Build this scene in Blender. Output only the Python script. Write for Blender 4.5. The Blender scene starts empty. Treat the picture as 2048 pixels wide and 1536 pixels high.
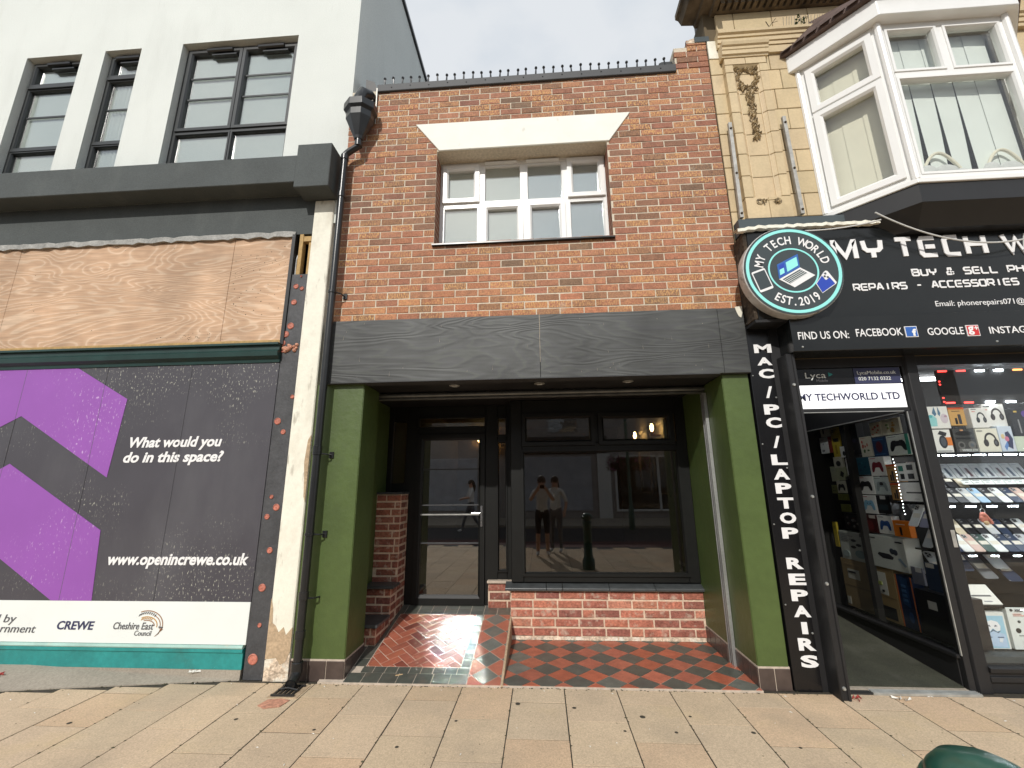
import bpy, bmesh, math, random
from math import radians as RAD, sin, cos, pi
from mathutils import Vector, Matrix
random.seed(7)
SC = bpy.context.scene
COL = SC.collection

# ------------------------------------------------------------------ camera
cam_d = bpy.data.cameras.new("camera")
cam = bpy.data.objects.new("camera", cam_d); COL.objects.link(cam)
cam_d.sensor_fit = 'HORIZONTAL'; cam_d.sensor_width = 36.0
cam_d.lens = 36.0 * 860.0 / 2048.0
cam_d.clip_start = 0.02; cam_d.clip_end = 2000
_yaw, _pit, _rol = -0.0656242, 0.2323281, -0.0097169
_f = Vector((sin(_yaw)*cos(_pit), cos(_yaw)*cos(_pit), sin(_pit)))
_r = Vector((cos(_yaw), -sin(_yaw), 0)); _u = _r.cross(_f)
_r2 = _r*cos(_rol) + _u*sin(_rol); _u2 = _u*cos(_rol) - _r*sin(_rol)
cam.matrix_world = Matrix(((_r2.x,_u2.x,-_f.x,1.81237),(_r2.y,_u2.y,-_f.y,-3.82969),(_r2.z,_u2.z,-_f.z,1.526),(0,0,0,1)))
SC.camera = cam

# ------------------------------------------------------------------ world, sun, exposure
SUN = Vector((0.21, 1.0, -0.73)).normalized()          # direction the light travels
W = bpy.data.worlds.new("World"); SC.world = W; W.use_nodes = True
wn, wl = W.node_tree.nodes, W.node_tree.links
bg = wn["Background"]; bg.inputs[1].default_value = 0.1
sky = wn.new("ShaderNodeTexSky"); sky.sky_type = 'NISHITA'; sky.sun_disc = False
sky.sun_elevation = math.asin(-SUN.z); sky.sun_rotation = math.atan2(-SUN.x, -SUN.y)
sky.air_density = 1.0; sky.dust_density = 3.0
tc = wn.new("ShaderNodeTexCoord"); mp = wn.new("ShaderNodeMapping"); mp.inputs['Scale'].default_value = (1, 1, 2.2)
nz = wn.new("ShaderNodeTexNoise"); nz.inputs['Scale'].default_value = 2.6; nz.inputs['Detail'].default_value = 6
cr = wn.new("ShaderNodeValToRGB")
cr.color_ramp.elements[0].position = 0.38; cr.color_ramp.elements[0].color = (6.0, 6.7, 7.5, 1)
cr.color_ramp.elements[1].position = 0.62; cr.color_ramp.elements[1].color = (8.0, 8.3, 8.6, 1)
mx = wn.new("ShaderNodeMixRGB"); mx.inputs[0].default_value = 0.9
wl.new(tc.outputs['Generated'], mp.inputs[0]); wl.new(mp.outputs[0], nz.inputs['Vector']); wl.new(nz.outputs['Fac'], cr.inputs[0])
wl.new(sky.outputs[0], mx.inputs[1]); wl.new(cr.outputs[0], mx.inputs[2]); wl.new(mx.outputs[0], bg.inputs[0])
sun_d = bpy.data.lights.new("sun", 'SUN'); sun_d.energy = 3.0; sun_d.angle = RAD(0.8); sun_d.color = (1.0, 0.96, 0.90)
sun = bpy.data.objects.new("sun", sun_d); COL.objects.link(sun)
sun.rotation_euler = SUN.to_track_quat('-Z', 'Y').to_euler(); sun.location = (-3, -12, 14)
SC.view_settings.view_transform = 'Standard'; SC.view_settings.look = 'None'
SC.view_settings.exposure = 0.08; SC.view_settings.gamma = 1.0
SC.render.engine = 'CYCLES'; SC.cycles.max_bounces = 8; SC.cycles.transparent_max_bounces = 16
SC.cycles.sample_clamp_indirect = 0; SC.cycles.caustics_reflective = False; SC.cycles.caustics_refractive = False

# ------------------------------------------------------------------ helpers
ORG = {}
class MB:
    def __init__(s): s.v=[]; s.f=[]; s.c=[]; s.m=[]
    def face(s, pts, c=None, m=0):
        n=len(s.v); s.v += [tuple(p) for p in pts]; s.f.append(list(range(n,n+len(pts)))); s.c.append(c); s.m.append(m); return s
    def _mesh(s, vs, fs, c=None, m=0):
        n=len(s.v); s.v += [tuple(p) for p in vs]
        for f in fs: s.f.append([n+i for i in f]); s.c.append(c); s.m.append(m)
        return s
    def box(s,x0,x1,y0,y1,z0,z1,c=None,m=0,skip=''):
        vs=[(x0,y0,z0),(x1,y0,z0),(x1,y1,z0),(x0,y1,z0),(x0,y0,z1),(x1,y0,z1),(x1,y1,z1),(x0,y1,z1)]
        fs=dict(b=(3,2,1,0),t=(4,5,6,7),f=(0,1,5,4),k=(2,3,7,6),l=(3,0,4,7),r=(1,2,6,5))
        return s._mesh(vs,[q for k,q in fs.items() if k not in skip],c,m)
    def prism(s,poly,axis,a,b,c=None,m=0,back=True):
        n=len(poly)
        def P(p,t): return (p[0],t,p[1]) if axis=='y' else (t,p[0],p[1]) if axis=='x' else (p[0],p[1],t)
        vs=[P(p,a) for p in poly]+[P(p,b) for p in poly]
        fs=[tuple(range(n))]+([tuple(range(2*n-1,n-1,-1))] if back else [])+[(i,i+n,(i+1)%n+n,(i+1)%n) for i in range(n)]
        return s._mesh(vs,fs,c,m)
    def tube(s,pts,r,n=10,c=None,m=0,caps=True):
        pts=[Vector(p) for p in pts]; rr=r if isinstance(r,(list,tuple)) else [r]*len(pts)
        vs=[]; up=None
        for i,p in enumerate(pts):
            d=((pts[min(i+1,len(pts)-1)]-p).normalized()+(p-pts[max(i-1,0)]).normalized())
            if d.length<1e-6: d=pts[min(i+1,len(pts)-1)]-pts[max(i-1,0)]
            d.normalize()
            if up is None: up=d.orthogonal().normalized()
            up=(up-d*up.dot(d)).normalized(); w=d.cross(up)
            for k in range(n):
                a=2*pi*k/n; vs.append(p+(up*cos(a)+w*sin(a))*rr[i])
        fs=[(i*n+k,i*n+(k+1)%n,(i+1)*n+(k+1)%n,(i+1)*n+k) for i in range(len(pts)-1) for k in range(n)]
        if caps: fs+= [tuple(range(n-1,-1,-1)), tuple(range((len(pts)-1)*n,len(pts)*n))]
        return s._mesh(vs,fs,c,m)
    def lathe(s,prof,ctr,n=24,axis='z',c=None,m=0):
        vs=[]
        for r,h in prof:
            for k in range(n):
                a=2*pi*k/n; x,y=r*cos(a),r*sin(a)
                vs.append((ctr[0]+x,ctr[1]+y,ctr[2]+h) if axis=='z' else (ctr[0]+x,ctr[1]+h,ctr[2]+y) if axis=='y' else (ctr[0]+h,ctr[1]+x,ctr[2]+y))
        L=len(prof)
        fs=[(i*n+k,i*n+(k+1)%n,(i+1)*n+(k+1)%n,(i+1)*n+k) for i in range(L-1) for k in range(n)]
        fs+=[tuple(range(n-1,-1,-1)),tuple(range((L-1)*n,L*n))]
        return s._mesh(vs,fs,c,m)
    def ball(s,ctr,r,seg=8,c=None,m=0,sc=(1,1,1)):
        prof=[(max(1e-4,sin(pi*i/seg)),-cos(pi*i/seg)) for i in range(seg+1)]
        n=len(s.v); s.lathe([(p*r,h*r) for p,h in prof],(0,0,0),seg+2,c=c,m=m)
        for i in range(n,len(s.v)):
            x,y,z=s.v[i]; s.v[i]=(ctr[0]+x*sc[0],ctr[1]+y*sc[1],ctr[2]+z*sc[2])
        return s
    def build(s,name,mats,parent=None,smooth=False,bevel=0,origin=None,segs=1,fix=True):
        me=bpy.data.meshes.new(name)
        if parent is not None: o0=ORG[parent]
        elif origin is not None: o0=Vector(origin)
        else:
            xs=[p[0] for p in s.v]; ys=[p[1] for p in s.v]; zs=[p[2] for p in s.v]
            o0=Vector(((min(xs)+max(xs))/2,(min(ys)+max(ys))/2,min(zs)))
        me.from_pydata([(p[0]-o0.x,p[1]-o0.y,p[2]-o0.z) for p in s.v],[],s.f)
        mats=mats if isinstance(mats,(list,tuple)) else [mats]
        for mm in mats: me.materials.append(mm)
        me.polygons.foreach_set('material_index',s.m)
        if any(c is not None for c in s.c):
            at=me.color_attributes.new('Col','FLOAT_COLOR','CORNER')
            buf=[]
            for c,f in zip(s.c,s.f):
                cc=tuple(c or (.5,.5,.5)); cc=cc if len(cc)==4 else cc+(0.0,)
                buf += list(cc)*len(f)
            at.data.foreach_set('color',buf)
        if fix or bevel:
            bm=bmesh.new(); bm.from_mesh(me)
            if bevel:
                bmesh.ops.remove_doubles(bm,verts=bm.verts,dist=1e-5)
                bmesh.ops.recalc_face_normals(bm,faces=bm.faces)
                ed=[e for e in bm.edges if len(e.link_faces)==2 and e.calc_face_angle(0)>0.6]
                bmesh.ops.bevel(bm,geom=ed,offset=bevel,segments=segs,affect='EDGES',clamp_overlap=True)
            bmesh.ops.recalc_face_normals(bm,faces=bm.faces)
            bm.to_mesh(me); bm.free()
        if smooth:
            me.polygons.foreach_set('use_smooth',[True]*len(me.polygons))
            try: me.set_sharp_from_angle(angle=RAD(38))
            except Exception: pass
        o=bpy.data.objects.new(name,me); COL.objects.link(o)
        if parent is not None: o.parent=parent; ORG[o]=o0
        else: o.location=o0; ORG[o]=o0
        return o

def tag(o,label=None,cat=None,group=None,kind=None):
    if label: o['label']=label
    if cat: o['category']=cat
    if group: o['group']=group
    if kind: o['kind']=kind
    return o
def thing(name,label,cat,loc,group=None):
    o=bpy.data.objects.new(name,None); COL.objects.link(o); o.location=loc; o.empty_display_size=.1
    ORG[o]=Vector(loc); return tag(o,label,cat,group)

def dup(root,label=None):
    r=root.copy(); COL.objects.link(r)
    if label: r['label']=label
    for ch in root.children:
        c=ch.copy(); COL.objects.link(c); c.parent=r
        for g in ch.children:
            d=g.copy(); COL.objects.link(d); d.parent=c
    return r

# ---- materials
MATS={}
def mat(name,col,rough=.65,metal=0.0,noise=None,bump=None,attr=False,emit=None,spec=.5,stain=None,fleck=None,coat=0):
    m=bpy.data.materials.new(name); m.use_nodes=True; n,l=m.node_tree.nodes,m.node_tree.links
    b=n['Principled BSDF']; b.inputs['Roughness'].default_value=rough; b.inputs['Metallic'].default_value=metal
    b.inputs['Specular IOR Level'].default_value=spec
    if coat: b.inputs['Coat Weight'].default_value=coat; b.inputs['Coat Roughness'].default_value=.08 if coat<.5 else .27
    t=n.new('ShaderNodeTexCoord'); src=None
    if attr:
        a=n.new('ShaderNodeVertexColor'); a.layer_name='Col'; src=a.outputs['Color']; alpha=a.outputs['Alpha']
    else:
        r=n.new('ShaderNodeRGB'); r.outputs[0].default_value=(*col,1); src=r.outputs[0]
    def nt(scale,detail=4,vec=(1,1,1),rough_=.55):
        q=n.new('ShaderNodeTexNoise'); q.inputs['Scale'].default_value=scale; q.inputs['Detail'].default_value=detail; q.inputs['Roughness'].default_value=rough_
        mpp=n.new('ShaderNodeMapping'); mpp.inputs['Scale'].default_value=vec
        l.new(t.outputs['Object'],mpp.inputs[0]); l.new(mpp.outputs[0],q.inputs['Vector']); return q.outputs['Fac']
    def ramp(fac,lo,hi,a=0,b_=1):
        q=n.new('ShaderNodeMapRange'); q.inputs[1].default_value=lo; q.inputs[2].default_value=hi; q.inputs[3].default_value=a; q.inputs[4].default_value=b_
        l.new(fac,q.inputs[0]); return q.outputs[0]
    def mixc(fac,A,B,typ='MIX'):
        q=n.new('ShaderNodeMixRGB'); q.blend_type=typ
        if isinstance(fac,float): q.inputs[0].default_value=fac
        else: l.new(fac,q.inputs[0])
        for i,X in ((1,A),(2,B)):
            if isinstance(X,tuple): q.inputs[i].default_value=(*X,1)
            else: l.new(X,q.inputs[i])
        return q.outputs[0]
    def mul(A,B):
        q=n.new('ShaderNodeMath'); q.operation='MULTIPLY'; l.new(A,q.inputs[0])
        if isinstance(B,float): q.inputs[1].default_value=B
        else: l.new(B,q.inputs[1])
        return q.outputs[0]
    if noise:
        for sc,am in (noise if isinstance(noise[0],tuple) else (noise,)):
            k=ramp(nt(sc),.3,.7,1-am,1+am); src=mixc(1.0,src,k,'MULTIPLY')
    if fleck:   # (colour, scale, lo, hi, vec, use alpha)
        fc,sc,lo,hi,vec,ua=fleck
        fac=ramp(nt(sc,3,vec),lo,hi)
        if ua: fac=mul(fac,alpha)
        src=mixc(fac,src,fc)
    if stain:   # list of (colour, scale, lo, hi, vec, strength[, patch scale])
        for sc_,s2,lo,hi,vec,st,*pt in stain:
            k=mul(ramp(nt(s2,6,vec,.6),lo,hi),st)
            if pt: k=mul(k,ramp(nt(pt[0],3),.47,.60))
            src=mixc(k,src,sc_)
    l.new(src,b.inputs['Base Color'])
    if bump:
        bs,bd=bump[0],bump[1]; vec=bump[2] if len(bump)>2 else (1,1,1)
        bb=n.new('ShaderNodeBump'); bb.inputs['Strength'].default_value=1.0; bb.inputs['Distance'].default_value=bd
        l.new(nt(bs,6,vec,.6),bb.inputs['Height']); l.new(bb.outputs[0],b.inputs['Normal'])
    if emit:
        b.inputs['Emission Color'].default_value=(*emit[0],1); b.inputs['Emission Strength'].default_value=emit[1]
    MATS[name]=m; return m
def glassmat(name,tint=(1,1,1),base=.035,gain=1.0,rough=0.0):
    m=bpy.data.materials.new(name); m.use_nodes=True; n,l=m.node_tree.nodes,m.node_tree.links
    n.remove(n['Principled BSDF']); out=n['Material Output']
    tr=n.new('ShaderNodeBsdfTransparent'); tr.inputs[0].default_value=(*tint,1)
    gl=n.new('ShaderNodeBsdfGlossy'); gl.inputs['Roughness'].default_value=rough
    g=n.new('ShaderNodeNewGeometry'); d=n.new('ShaderNodeVectorMath'); d.operation='DOT_PRODUCT'
    l.new(g.outputs['Normal'],d.inputs[0]); l.new(g.outputs['Incoming'],d.inputs[1])
    def M(op,a,b=None):
        q=n.new('ShaderNodeMath'); q.operation=op
        for i,x in enumerate((a,b)):
            if x is None: continue
            if isinstance(x,(int,float)): q.inputs[i].default_value=x
            else: l.new(x,q.inputs[i])
        return q.outputs[0]
    f=M('ADD',M('MULTIPLY',M('POWER',M('SUBTRACT',1.0,M('ABSOLUTE',d.outputs['Value'])),5.0),gain*(1-base)),base)
    mxs=n.new('ShaderNodeMixShader'); l.new(f,mxs.inputs[0]); l.new(tr.outputs[0],mxs.inputs[1]); l.new(gl.outputs[0],mxs.inputs[2])
    l.new(mxs.outputs[0],out.inputs[0]); MATS[name]=m; return m

GREY=(.06,.066,.066)
mat('render_white',(.70,.725,.685),.9,noise=((1.2,.03),(110,.10)),bump=(120,.006),stain=[((.45,.46,.42),2.5,.52,.80,(1,1,.22),.35),((.40,.40,.36),11,.66,.76,(2.5,1,.2),.3)])
mat('render_grey',(.066,.075,.074),.8,noise=((3,.10),(70,.12)),bump=(110,.003),stain=[((.13,.14,.13),3,.56,.8,(1,1,.4),.35)])
mat('anthracite',(.032,.035,.036),.35,noise=(8,.05))
mat('anthracite_matt',(.045,.047,.05),.6,noise=(8,.12))
mat('blind_pale',(.72,.77,.73),.8,noise=(1.5,.06))
mat('blind_blue',(.50,.58,.63),.8,noise=(1.2,.12))
mat('plywood',(.50,.30,.165),.75)
mat('lead',(.29,.285,.265),.7,metal=.1,noise=((12,.25),(60,.2)),bump=(25,.006))
mat('dark_green_paint',(.012,.04,.035),.4,noise=(6,.2))
mat('dark_void',(.008,.008,.008),.9)
mat('timber',(.42,.27,.10),.7,noise=((30,.2),),bump=(40,.002,(1,1,.1)))
mat('board_black',(.055,.056,.06),.6,noise=((6,.25),(50,.15)),bump=(30,.003),stain=[((.2,.2,.19),22,.66,.76,(1,1,.35),.5)])
mat('fixing_red',(.48,.17,.12),.7,noise=(40,.3))
mat('foam_pink',(.55,.27,.18),.9,noise=(40,.3),bump=(50,.01))
mat('cream_paint',(.80,.78,.67),.8,noise=((3,.05),(30,.04)),bump=(25,.003),stain=[((.47,.33,.22),2.2,.60,.64,(1.2,1,.6),.0),((.25,.22,.17),14,.60,.70,(1,1,.25),.55),((.50,.44,.34),4,.52,.72,(1,1,.5),.5)])
mat('render_bare',(.46,.34,.22),.9,noise=((8,.15),(50,.2)),bump=(30,.005))
mat('render_rubble',(.62,.50,.38),.95,noise=((22,.4),(60,.3)),bump=(24,.02),stain=[((.75,.72,.62),10,.5,.6,(1,1,1),.8)])
mat('poster_dark',(.058,.055,.066),.5,noise=(2,.08),stain=[((.5,.5,.42),70,.585,.65,(1,1,.42),.85,1.1),((.14,.14,.15),1.1,.5,.8,(1,1,.4),.5)])
mat('poster_purple',(.275,.085,.39),.5,noise=(1.5,.06),stain=[((.75,.6,.8),64,.60,.66,(1,1,.42),.6,1.3)])
mat('poster_white',(.76,.80,.78),.5,noise=(2,.03),stain=[((.5,.5,.48),9,.66,.8,(1,1,.4),.35)])
mat('print_white',(.80,.80,.80),.5)
mat('print_navy',(.035,.04,.10),.5)
mat('print_grey',(.10,.10,.11),.5)
mat('print_gold',(.50,.28,.08),.5)
mat('print_brown',(.30,.16,.09),.5)
mat('print_blue',(.03,.12,.42),.4)
mat('print_red',(.55,.03,.03),.4)
mat('print_aqua',(.30,.80,.76),.4)
mat('print_royal',(.02,.06,.42),.4)
mat('print_slate',(.06,.075,.08),.35)
mat('teal_paint',(.022,.25,.24),.45,noise=((4,.15),(30,.1)),stain=[((.04,.08,.07),3,.55,.75,(1,1,1),.6),((.6,.62,.55),60,.70,.75,(1,1,1),.7)])
mat('teal_pale',(.36,.55,.50),.5,noise=((5,.15),),stain=[((.6,.55,.42),9,.6,.7,(.5,1,1),.8)])
mat('concrete',(.33,.29,.235),.9,noise=((2,.10),(60,.15)),bump=(70,.003),stain=[((.15,.13,.11),6,.62,.78,(1,1,1),.5)])
mat('brick',None,.85,attr=True,noise=((70,.25),(16,.16)),bump=(70,.006),fleck=((.60,.345,.14),46,.46,.60,(2.2,1,.75),True),stain=[((.12,.085,.06),9,.56,.72,(1,1,1.4),.55),((.42,.22,.14),3.2,.52,.75,(1,1,1),.30),((.10,.07,.05),2.4,.56,.78,(2.2,1,.22),.45),((.50,.42,.33),5,.66,.74,(1,1,.8),.45)])
mat('mortar',(.60,.53,.42),.95,noise=((40,.15),),bump=(60,.004))
mat('brick_old',None,.9,attr=True,noise=((45,.30),(12,.2)),bump=(36,.014),stain=[((.58,.47,.37),14,.55,.72,(1,1,1),.7)])
mat('mortar_sand',(.66,.51,.38),.95,noise=((25,.15),(7,.1)),bump=(30,.010))
mat('lintel_paint',(.80,.80,.73),.75,noise=((4,.04),),bump=(30,.002),stain=[((.38,.34,.27),7,.66,.76,(1,1,.5),.55)])
mat('upvc',(.80,.80,.78),.3,noise=(6,.02),stain=[((.45,.45,.42),5,.62,.85,(1,1,.4),.3)])
mat('rubber',(.02,.02,.02),.7)
mat('green_paint',(.072,.108,.030),.42,noise=((2.5,.12),(14,.06)),bump=(13,.0035),stain=[((.05,.07,.03),3,.55,.8,(1,1,.3),.5),((.20,.22,.12),30,.70,.76,(1,1,1),.5)])
mat('fascia_ply',(.070,.072,.075),.55)
mat('brown_tile',(.075,.055,.048),.30,noise=((9,.25),),stain=[((.5,.48,.42),60,.74,.78,(1,1,1),.8)])
mat('grout',(.50,.42,.34),.9,noise=(30,.15))
mat('shop_black',(.009,.0095,.009),.42,noise=(6,.15),spec=.28)
mat('black_paint',(.012,.012,.013),.52,noise=(5,.2),stain=[((.10,.09,.08),55,.72,.76,(1,1,.4),.35,2.0)])
mat('black_gloss',(.008,.008,.009),.22,noise=(5,.1),spec=.4)
mat('slate_tile',(.055,.06,.062),.35,noise=((12,.2),),bump=(30,.001))
mat('pipe_plastic',(.016,.017,.018),.28,noise=(9,.2),stain=[((.16,.16,.16),18,.64,.78,(1,1,.15),.5)])
mat('steel',(.5,.51,.5),.4,metal=.7,noise=((3,.15),(50,.1)))
mat('chrome',(.8,.8,.8),.15,metal=1)
mat('floor_red',None,.45,attr=True,noise=((14,.18),(70,.1)),bump=(40,.0008),stain=[((.45,.38,.30),11,.66,.8,(1,1,1),.35)])
mat('ramp_red',None,.34,attr=True,spec=.8,coat=.7,noise=((14,.14),(70,.08)),bump=(70,.0002),stain=[((.30,.20,.15),6,.55,.8,(1,1,1),.35)])
mat('paving',None,.9,attr=True,noise=((3,.06),(120,.20)),bump=(150,.0016),stain=[((.16,.14,.11),9,.68,.75,(1,1,1),.6),((.62,.47,.25),2.3,.55,.75,(1,1,1),.35),((.30,.25,.19),1.3,.50,.72,(1,1,1),.45),((.10,.09,.07),34,.70,.74,(1,1,1),.7)])
mat('joint_sand',(.050,.042,.030),.95,noise=(30,.3))
mat('dirt',(.07,.065,.035),.95,noise=((6,.5),(40,.4)))
mat('asphalt',(.05,.048,.048),.9,noise=((2,.15),(150,.3)),bump=(120,.003))
mat('road_red',(.11,.05,.045),.9,noise=((2,.15),(150,.2)))
mat('terracotta',None,.5,attr=True,noise=((5,.06),(40,.05)),bump=(30,.0015),stain=[((.26,.20,.11),5,.60,.80,(1,1,.5),.45)])
mat('terracotta_joint',(.12,.09,.05),.9)
mat('terracotta_carving',(.50,.39,.23),.6,noise=((20,.2),),stain=[((.07,.05,.03),34,.46,.60,(1,1,1),.85)])
mat('cornice_shaded',(.15,.115,.075),.8,noise=((9,.3),),stain=[((.03,.025,.02),6,.45,.7,(1,1,1),.8)])  # terracotta with the shadow under the overhang painted into its dark tone
mat('roof_slate',(.11,.075,.065),.8,noise=((12,.35),),bump=(15,.006))
mat('moss',(.07,.10,.03),.95,noise=(30,.4))
mat('curtain',(.82,.77,.62),.85,noise=(3,.05))
mat('curtain_cool',(.80,.84,.80),.85,noise=(3,.05))
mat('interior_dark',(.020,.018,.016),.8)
mat('interior_brown',(.20,.13,.075),.7,noise=(3,.2))
mat('interior_panel',(.42,.36,.28),.6,noise=(3,.06))
mat('interior_floor',(.10,.075,.055),.4,noise=(6,.2))
mat('bulb',(1,.8,.5),.3,emit=((1.0,.62,.22),80))
mat('brass',(.35,.17,.05),.35,metal=.8)
mat('led_white',(1,1,1),.3,emit=((.86,.93,1.0),60))
mat('tube_light',(1,1,1),.3,emit=((.95,.97,1.0),10))
mat('led_red',(1,.1,.1),.3,emit=((1.0,.05,.04),5))
mat('led_orange',(1,.4,.1),.3,emit=((1.0,.30,.08),5))
mat('lightbox',(.8,.8,.8),.4,emit=((.93,.95,1.0),.55))
mat('product',None,.35,attr=True,noise=(30,.04))
mat('fascia_vinyl',(.010,.011,.011),.20,noise=(4,.15),bump=(1.6,.0008),spec=.42)
mat('sign_face',(.045,.058,.062),.25,noise=(6,.06))
mat('sign_rim',(.55,.54,.52),.4,noise=(20,.2),stain=[((.05,.05,.05),10,.6,.68,(1,1,1),.8)])
mat('rotten_wood',(.05,.035,.022),.95,noise=((20,.6),),bump=(20,.02),stain=[((.5,.45,.36),14,.62,.70,(1,1,1),.8)])
mat('mat_green',(.040,.042,.028),.95,noise=((4,.25),(160,.5)),bump=(200,.003),stain=[((.10,.10,.08),3,.55,.75,(1,1,1),.5)])
mat('alloy',(.46,.47,.45),.4,metal=.6,noise=((14,.2),))
mat('rail_metal',(.16,.165,.16),.4,metal=.6,noise=((9,.2),))
mat('galv',(.42,.41,.38),.5,metal=.5,noise=((14,.25),),stain=[((.2,.12,.07),20,.6,.7,(1,1,1),.6)])
mat('cable_white',(.6,.6,.58),.5)
mat('cable_black',(.02,.02,.02),.5)
mat('bollard_green',(.020,.085,.060),.28,noise=((9,.2),),coat=.3,stain=[((.07,.035,.02),13,.60,.64,(1,1,1),.9)])
mat('leaf',(.05,.09,.03),.6,noise=(8,.4))
mat('petal',(.45,.10,.28),.6,noise=(8,.3))
mat('skin',(.50,.30,.21),.5,noise=(20,.05))
mat('hair_brown',(.04,.025,.015),.6,noise=(30,.3))
mat('cloth_white',(.62,.62,.60),.85,noise=(12,.08)); mat('cloth_black',(.02,.02,.022),.8,noise=(12,.2)); mat('cloth_grey',(.14,.14,.15),.85,noise=(12,.1))
mat('litter_red',(.42,.07,.06),.6); mat('litter_white',(.78,.76,.70),.7); mat('litter_tan',(.5,.34,.18),.8)
mat('opp_brick',(.34,.31,.29),.9,noise=((3,.1),(30,.2))); mat('opp_shutter',(.46,.47,.50),.5,metal=.1,noise=(3,.1)); mat('opp_white',(.6,.6,.58),.7)
glassmat('glass_clear',(.96,.97,.97),.04,1.0)
glassmat('glass_bay',(.97,.98,.97),.07,1.0)
glassmat('glass_shop',(.52,.53,.53),.11,1.0)
glassmat('glass_house',(.95,.97,.96),.24,1.0)
glassmat('glass_door',(.50,.51,.51),.20,1.0)

def _wood(name,c0,c1,c2,freq,vec,lo=.82,hi=1.12):
    """contour-line grain of rotary-cut plywood"""
    m=MATS[name]; n,l=m.node_tree.nodes,m.node_tree.links; b=n['Principled BSDF']
    t=n.new('ShaderNodeTexCoord'); mp_=n.new('ShaderNodeMapping'); mp_.inputs['Scale'].default_value=vec
    q=n.new('ShaderNodeTexNoise'); q.inputs['Scale'].default_value=1.0; q.inputs['Detail'].default_value=3.0; q.inputs['Roughness'].default_value=.42; q.inputs['Distortion'].default_value=.5
    l.new(t.outputs['Object'],mp_.inputs[0]); l.new(mp_.outputs[0],q.inputs['Vector'])
    a=n.new('ShaderNodeMath'); a.operation='MULTIPLY'; a.inputs[1].default_value=freq; l.new(q.outputs['Fac'],a.inputs[0])
    s=n.new('ShaderNodeMath'); s.operation='SINE'; l.new(a.outputs[0],s.inputs[0])
    r=n.new('ShaderNodeValToRGB'); e=r.color_ramp.elements
    e[0].position=0.05; e[0].color=(*c1,1); e[1].position=.98; e[1].color=(*c2,1); k=e.new(.80); k.color=(*c0,1)
    mr=n.new('ShaderNodeMapRange'); mr.inputs[1].default_value=-1; l.new(s.outputs[0],mr.inputs[0]); l.new(mr.outputs[0],r.inputs[0])
    q2=n.new('ShaderNodeTexNoise'); q2.inputs['Scale'].default_value=1.7; q2.inputs['Detail'].default_value=5; l.new(t.outputs['Object'],q2.inputs['Vector'])
    m2=n.new('ShaderNodeMapRange'); m2.inputs[1].default_value=.35; m2.inputs[2].default_value=.7; m2.inputs[3].default_value=lo; m2.inputs[4].default_value=hi; l.new(q2.outputs['Fac'],m2.inputs[0])
    q3=n.new('ShaderNodeTexNoise'); q3.inputs['Scale'].default_value=60; q3.inputs['Detail'].default_value=3; mp3=n.new('ShaderNodeMapping'); mp3.inputs['Scale'].default_value=(.08,1,1); l.new(t.outputs['Object'],mp3.inputs[0]); l.new(mp3.outputs[0],q3.inputs['Vector'])
    m3=n.new('ShaderNodeMapRange'); m3.inputs[1].default_value=.3; m3.inputs[2].default_value=.7; m3.inputs[3].default_value=.86; m3.inputs[4].default_value=1.14; l.new(q3.outputs['Fac'],m3.inputs[0])
    pm=n.new('ShaderNodeMath'); pm.operation='MULTIPLY'; l.new(m2.outputs[0],pm.inputs[0]); l.new(m3.outputs[0],pm.inputs[1])
    x=n.new('ShaderNodeMixRGB'); x.blend_type='MULTIPLY'; x.inputs[0].default_value=1; l.new(r.outputs[0],x.inputs[1]); l.new(pm.outputs[0],x.inputs[2]); l.new(x.outputs[0],b.inputs['Base Color'])
    bp=n.new('ShaderNodeBump'); bp.inputs['Distance'].default_value=.001; l.new(mr.outputs[0],bp.inputs['Height']); l.new(bp.outputs[0],b.inputs['Normal'])
_wood('plywood',(.56,.375,.245),(.525,.34,.215),(.635,.46,.32),250,(.45,1,1.6),.74,1.12)
_wood('fascia_ply',(.056,.058,.060),(.052,.055,.053),(.067,.072,.066),120,(.5,1,2.8),.66,1.35)

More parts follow.
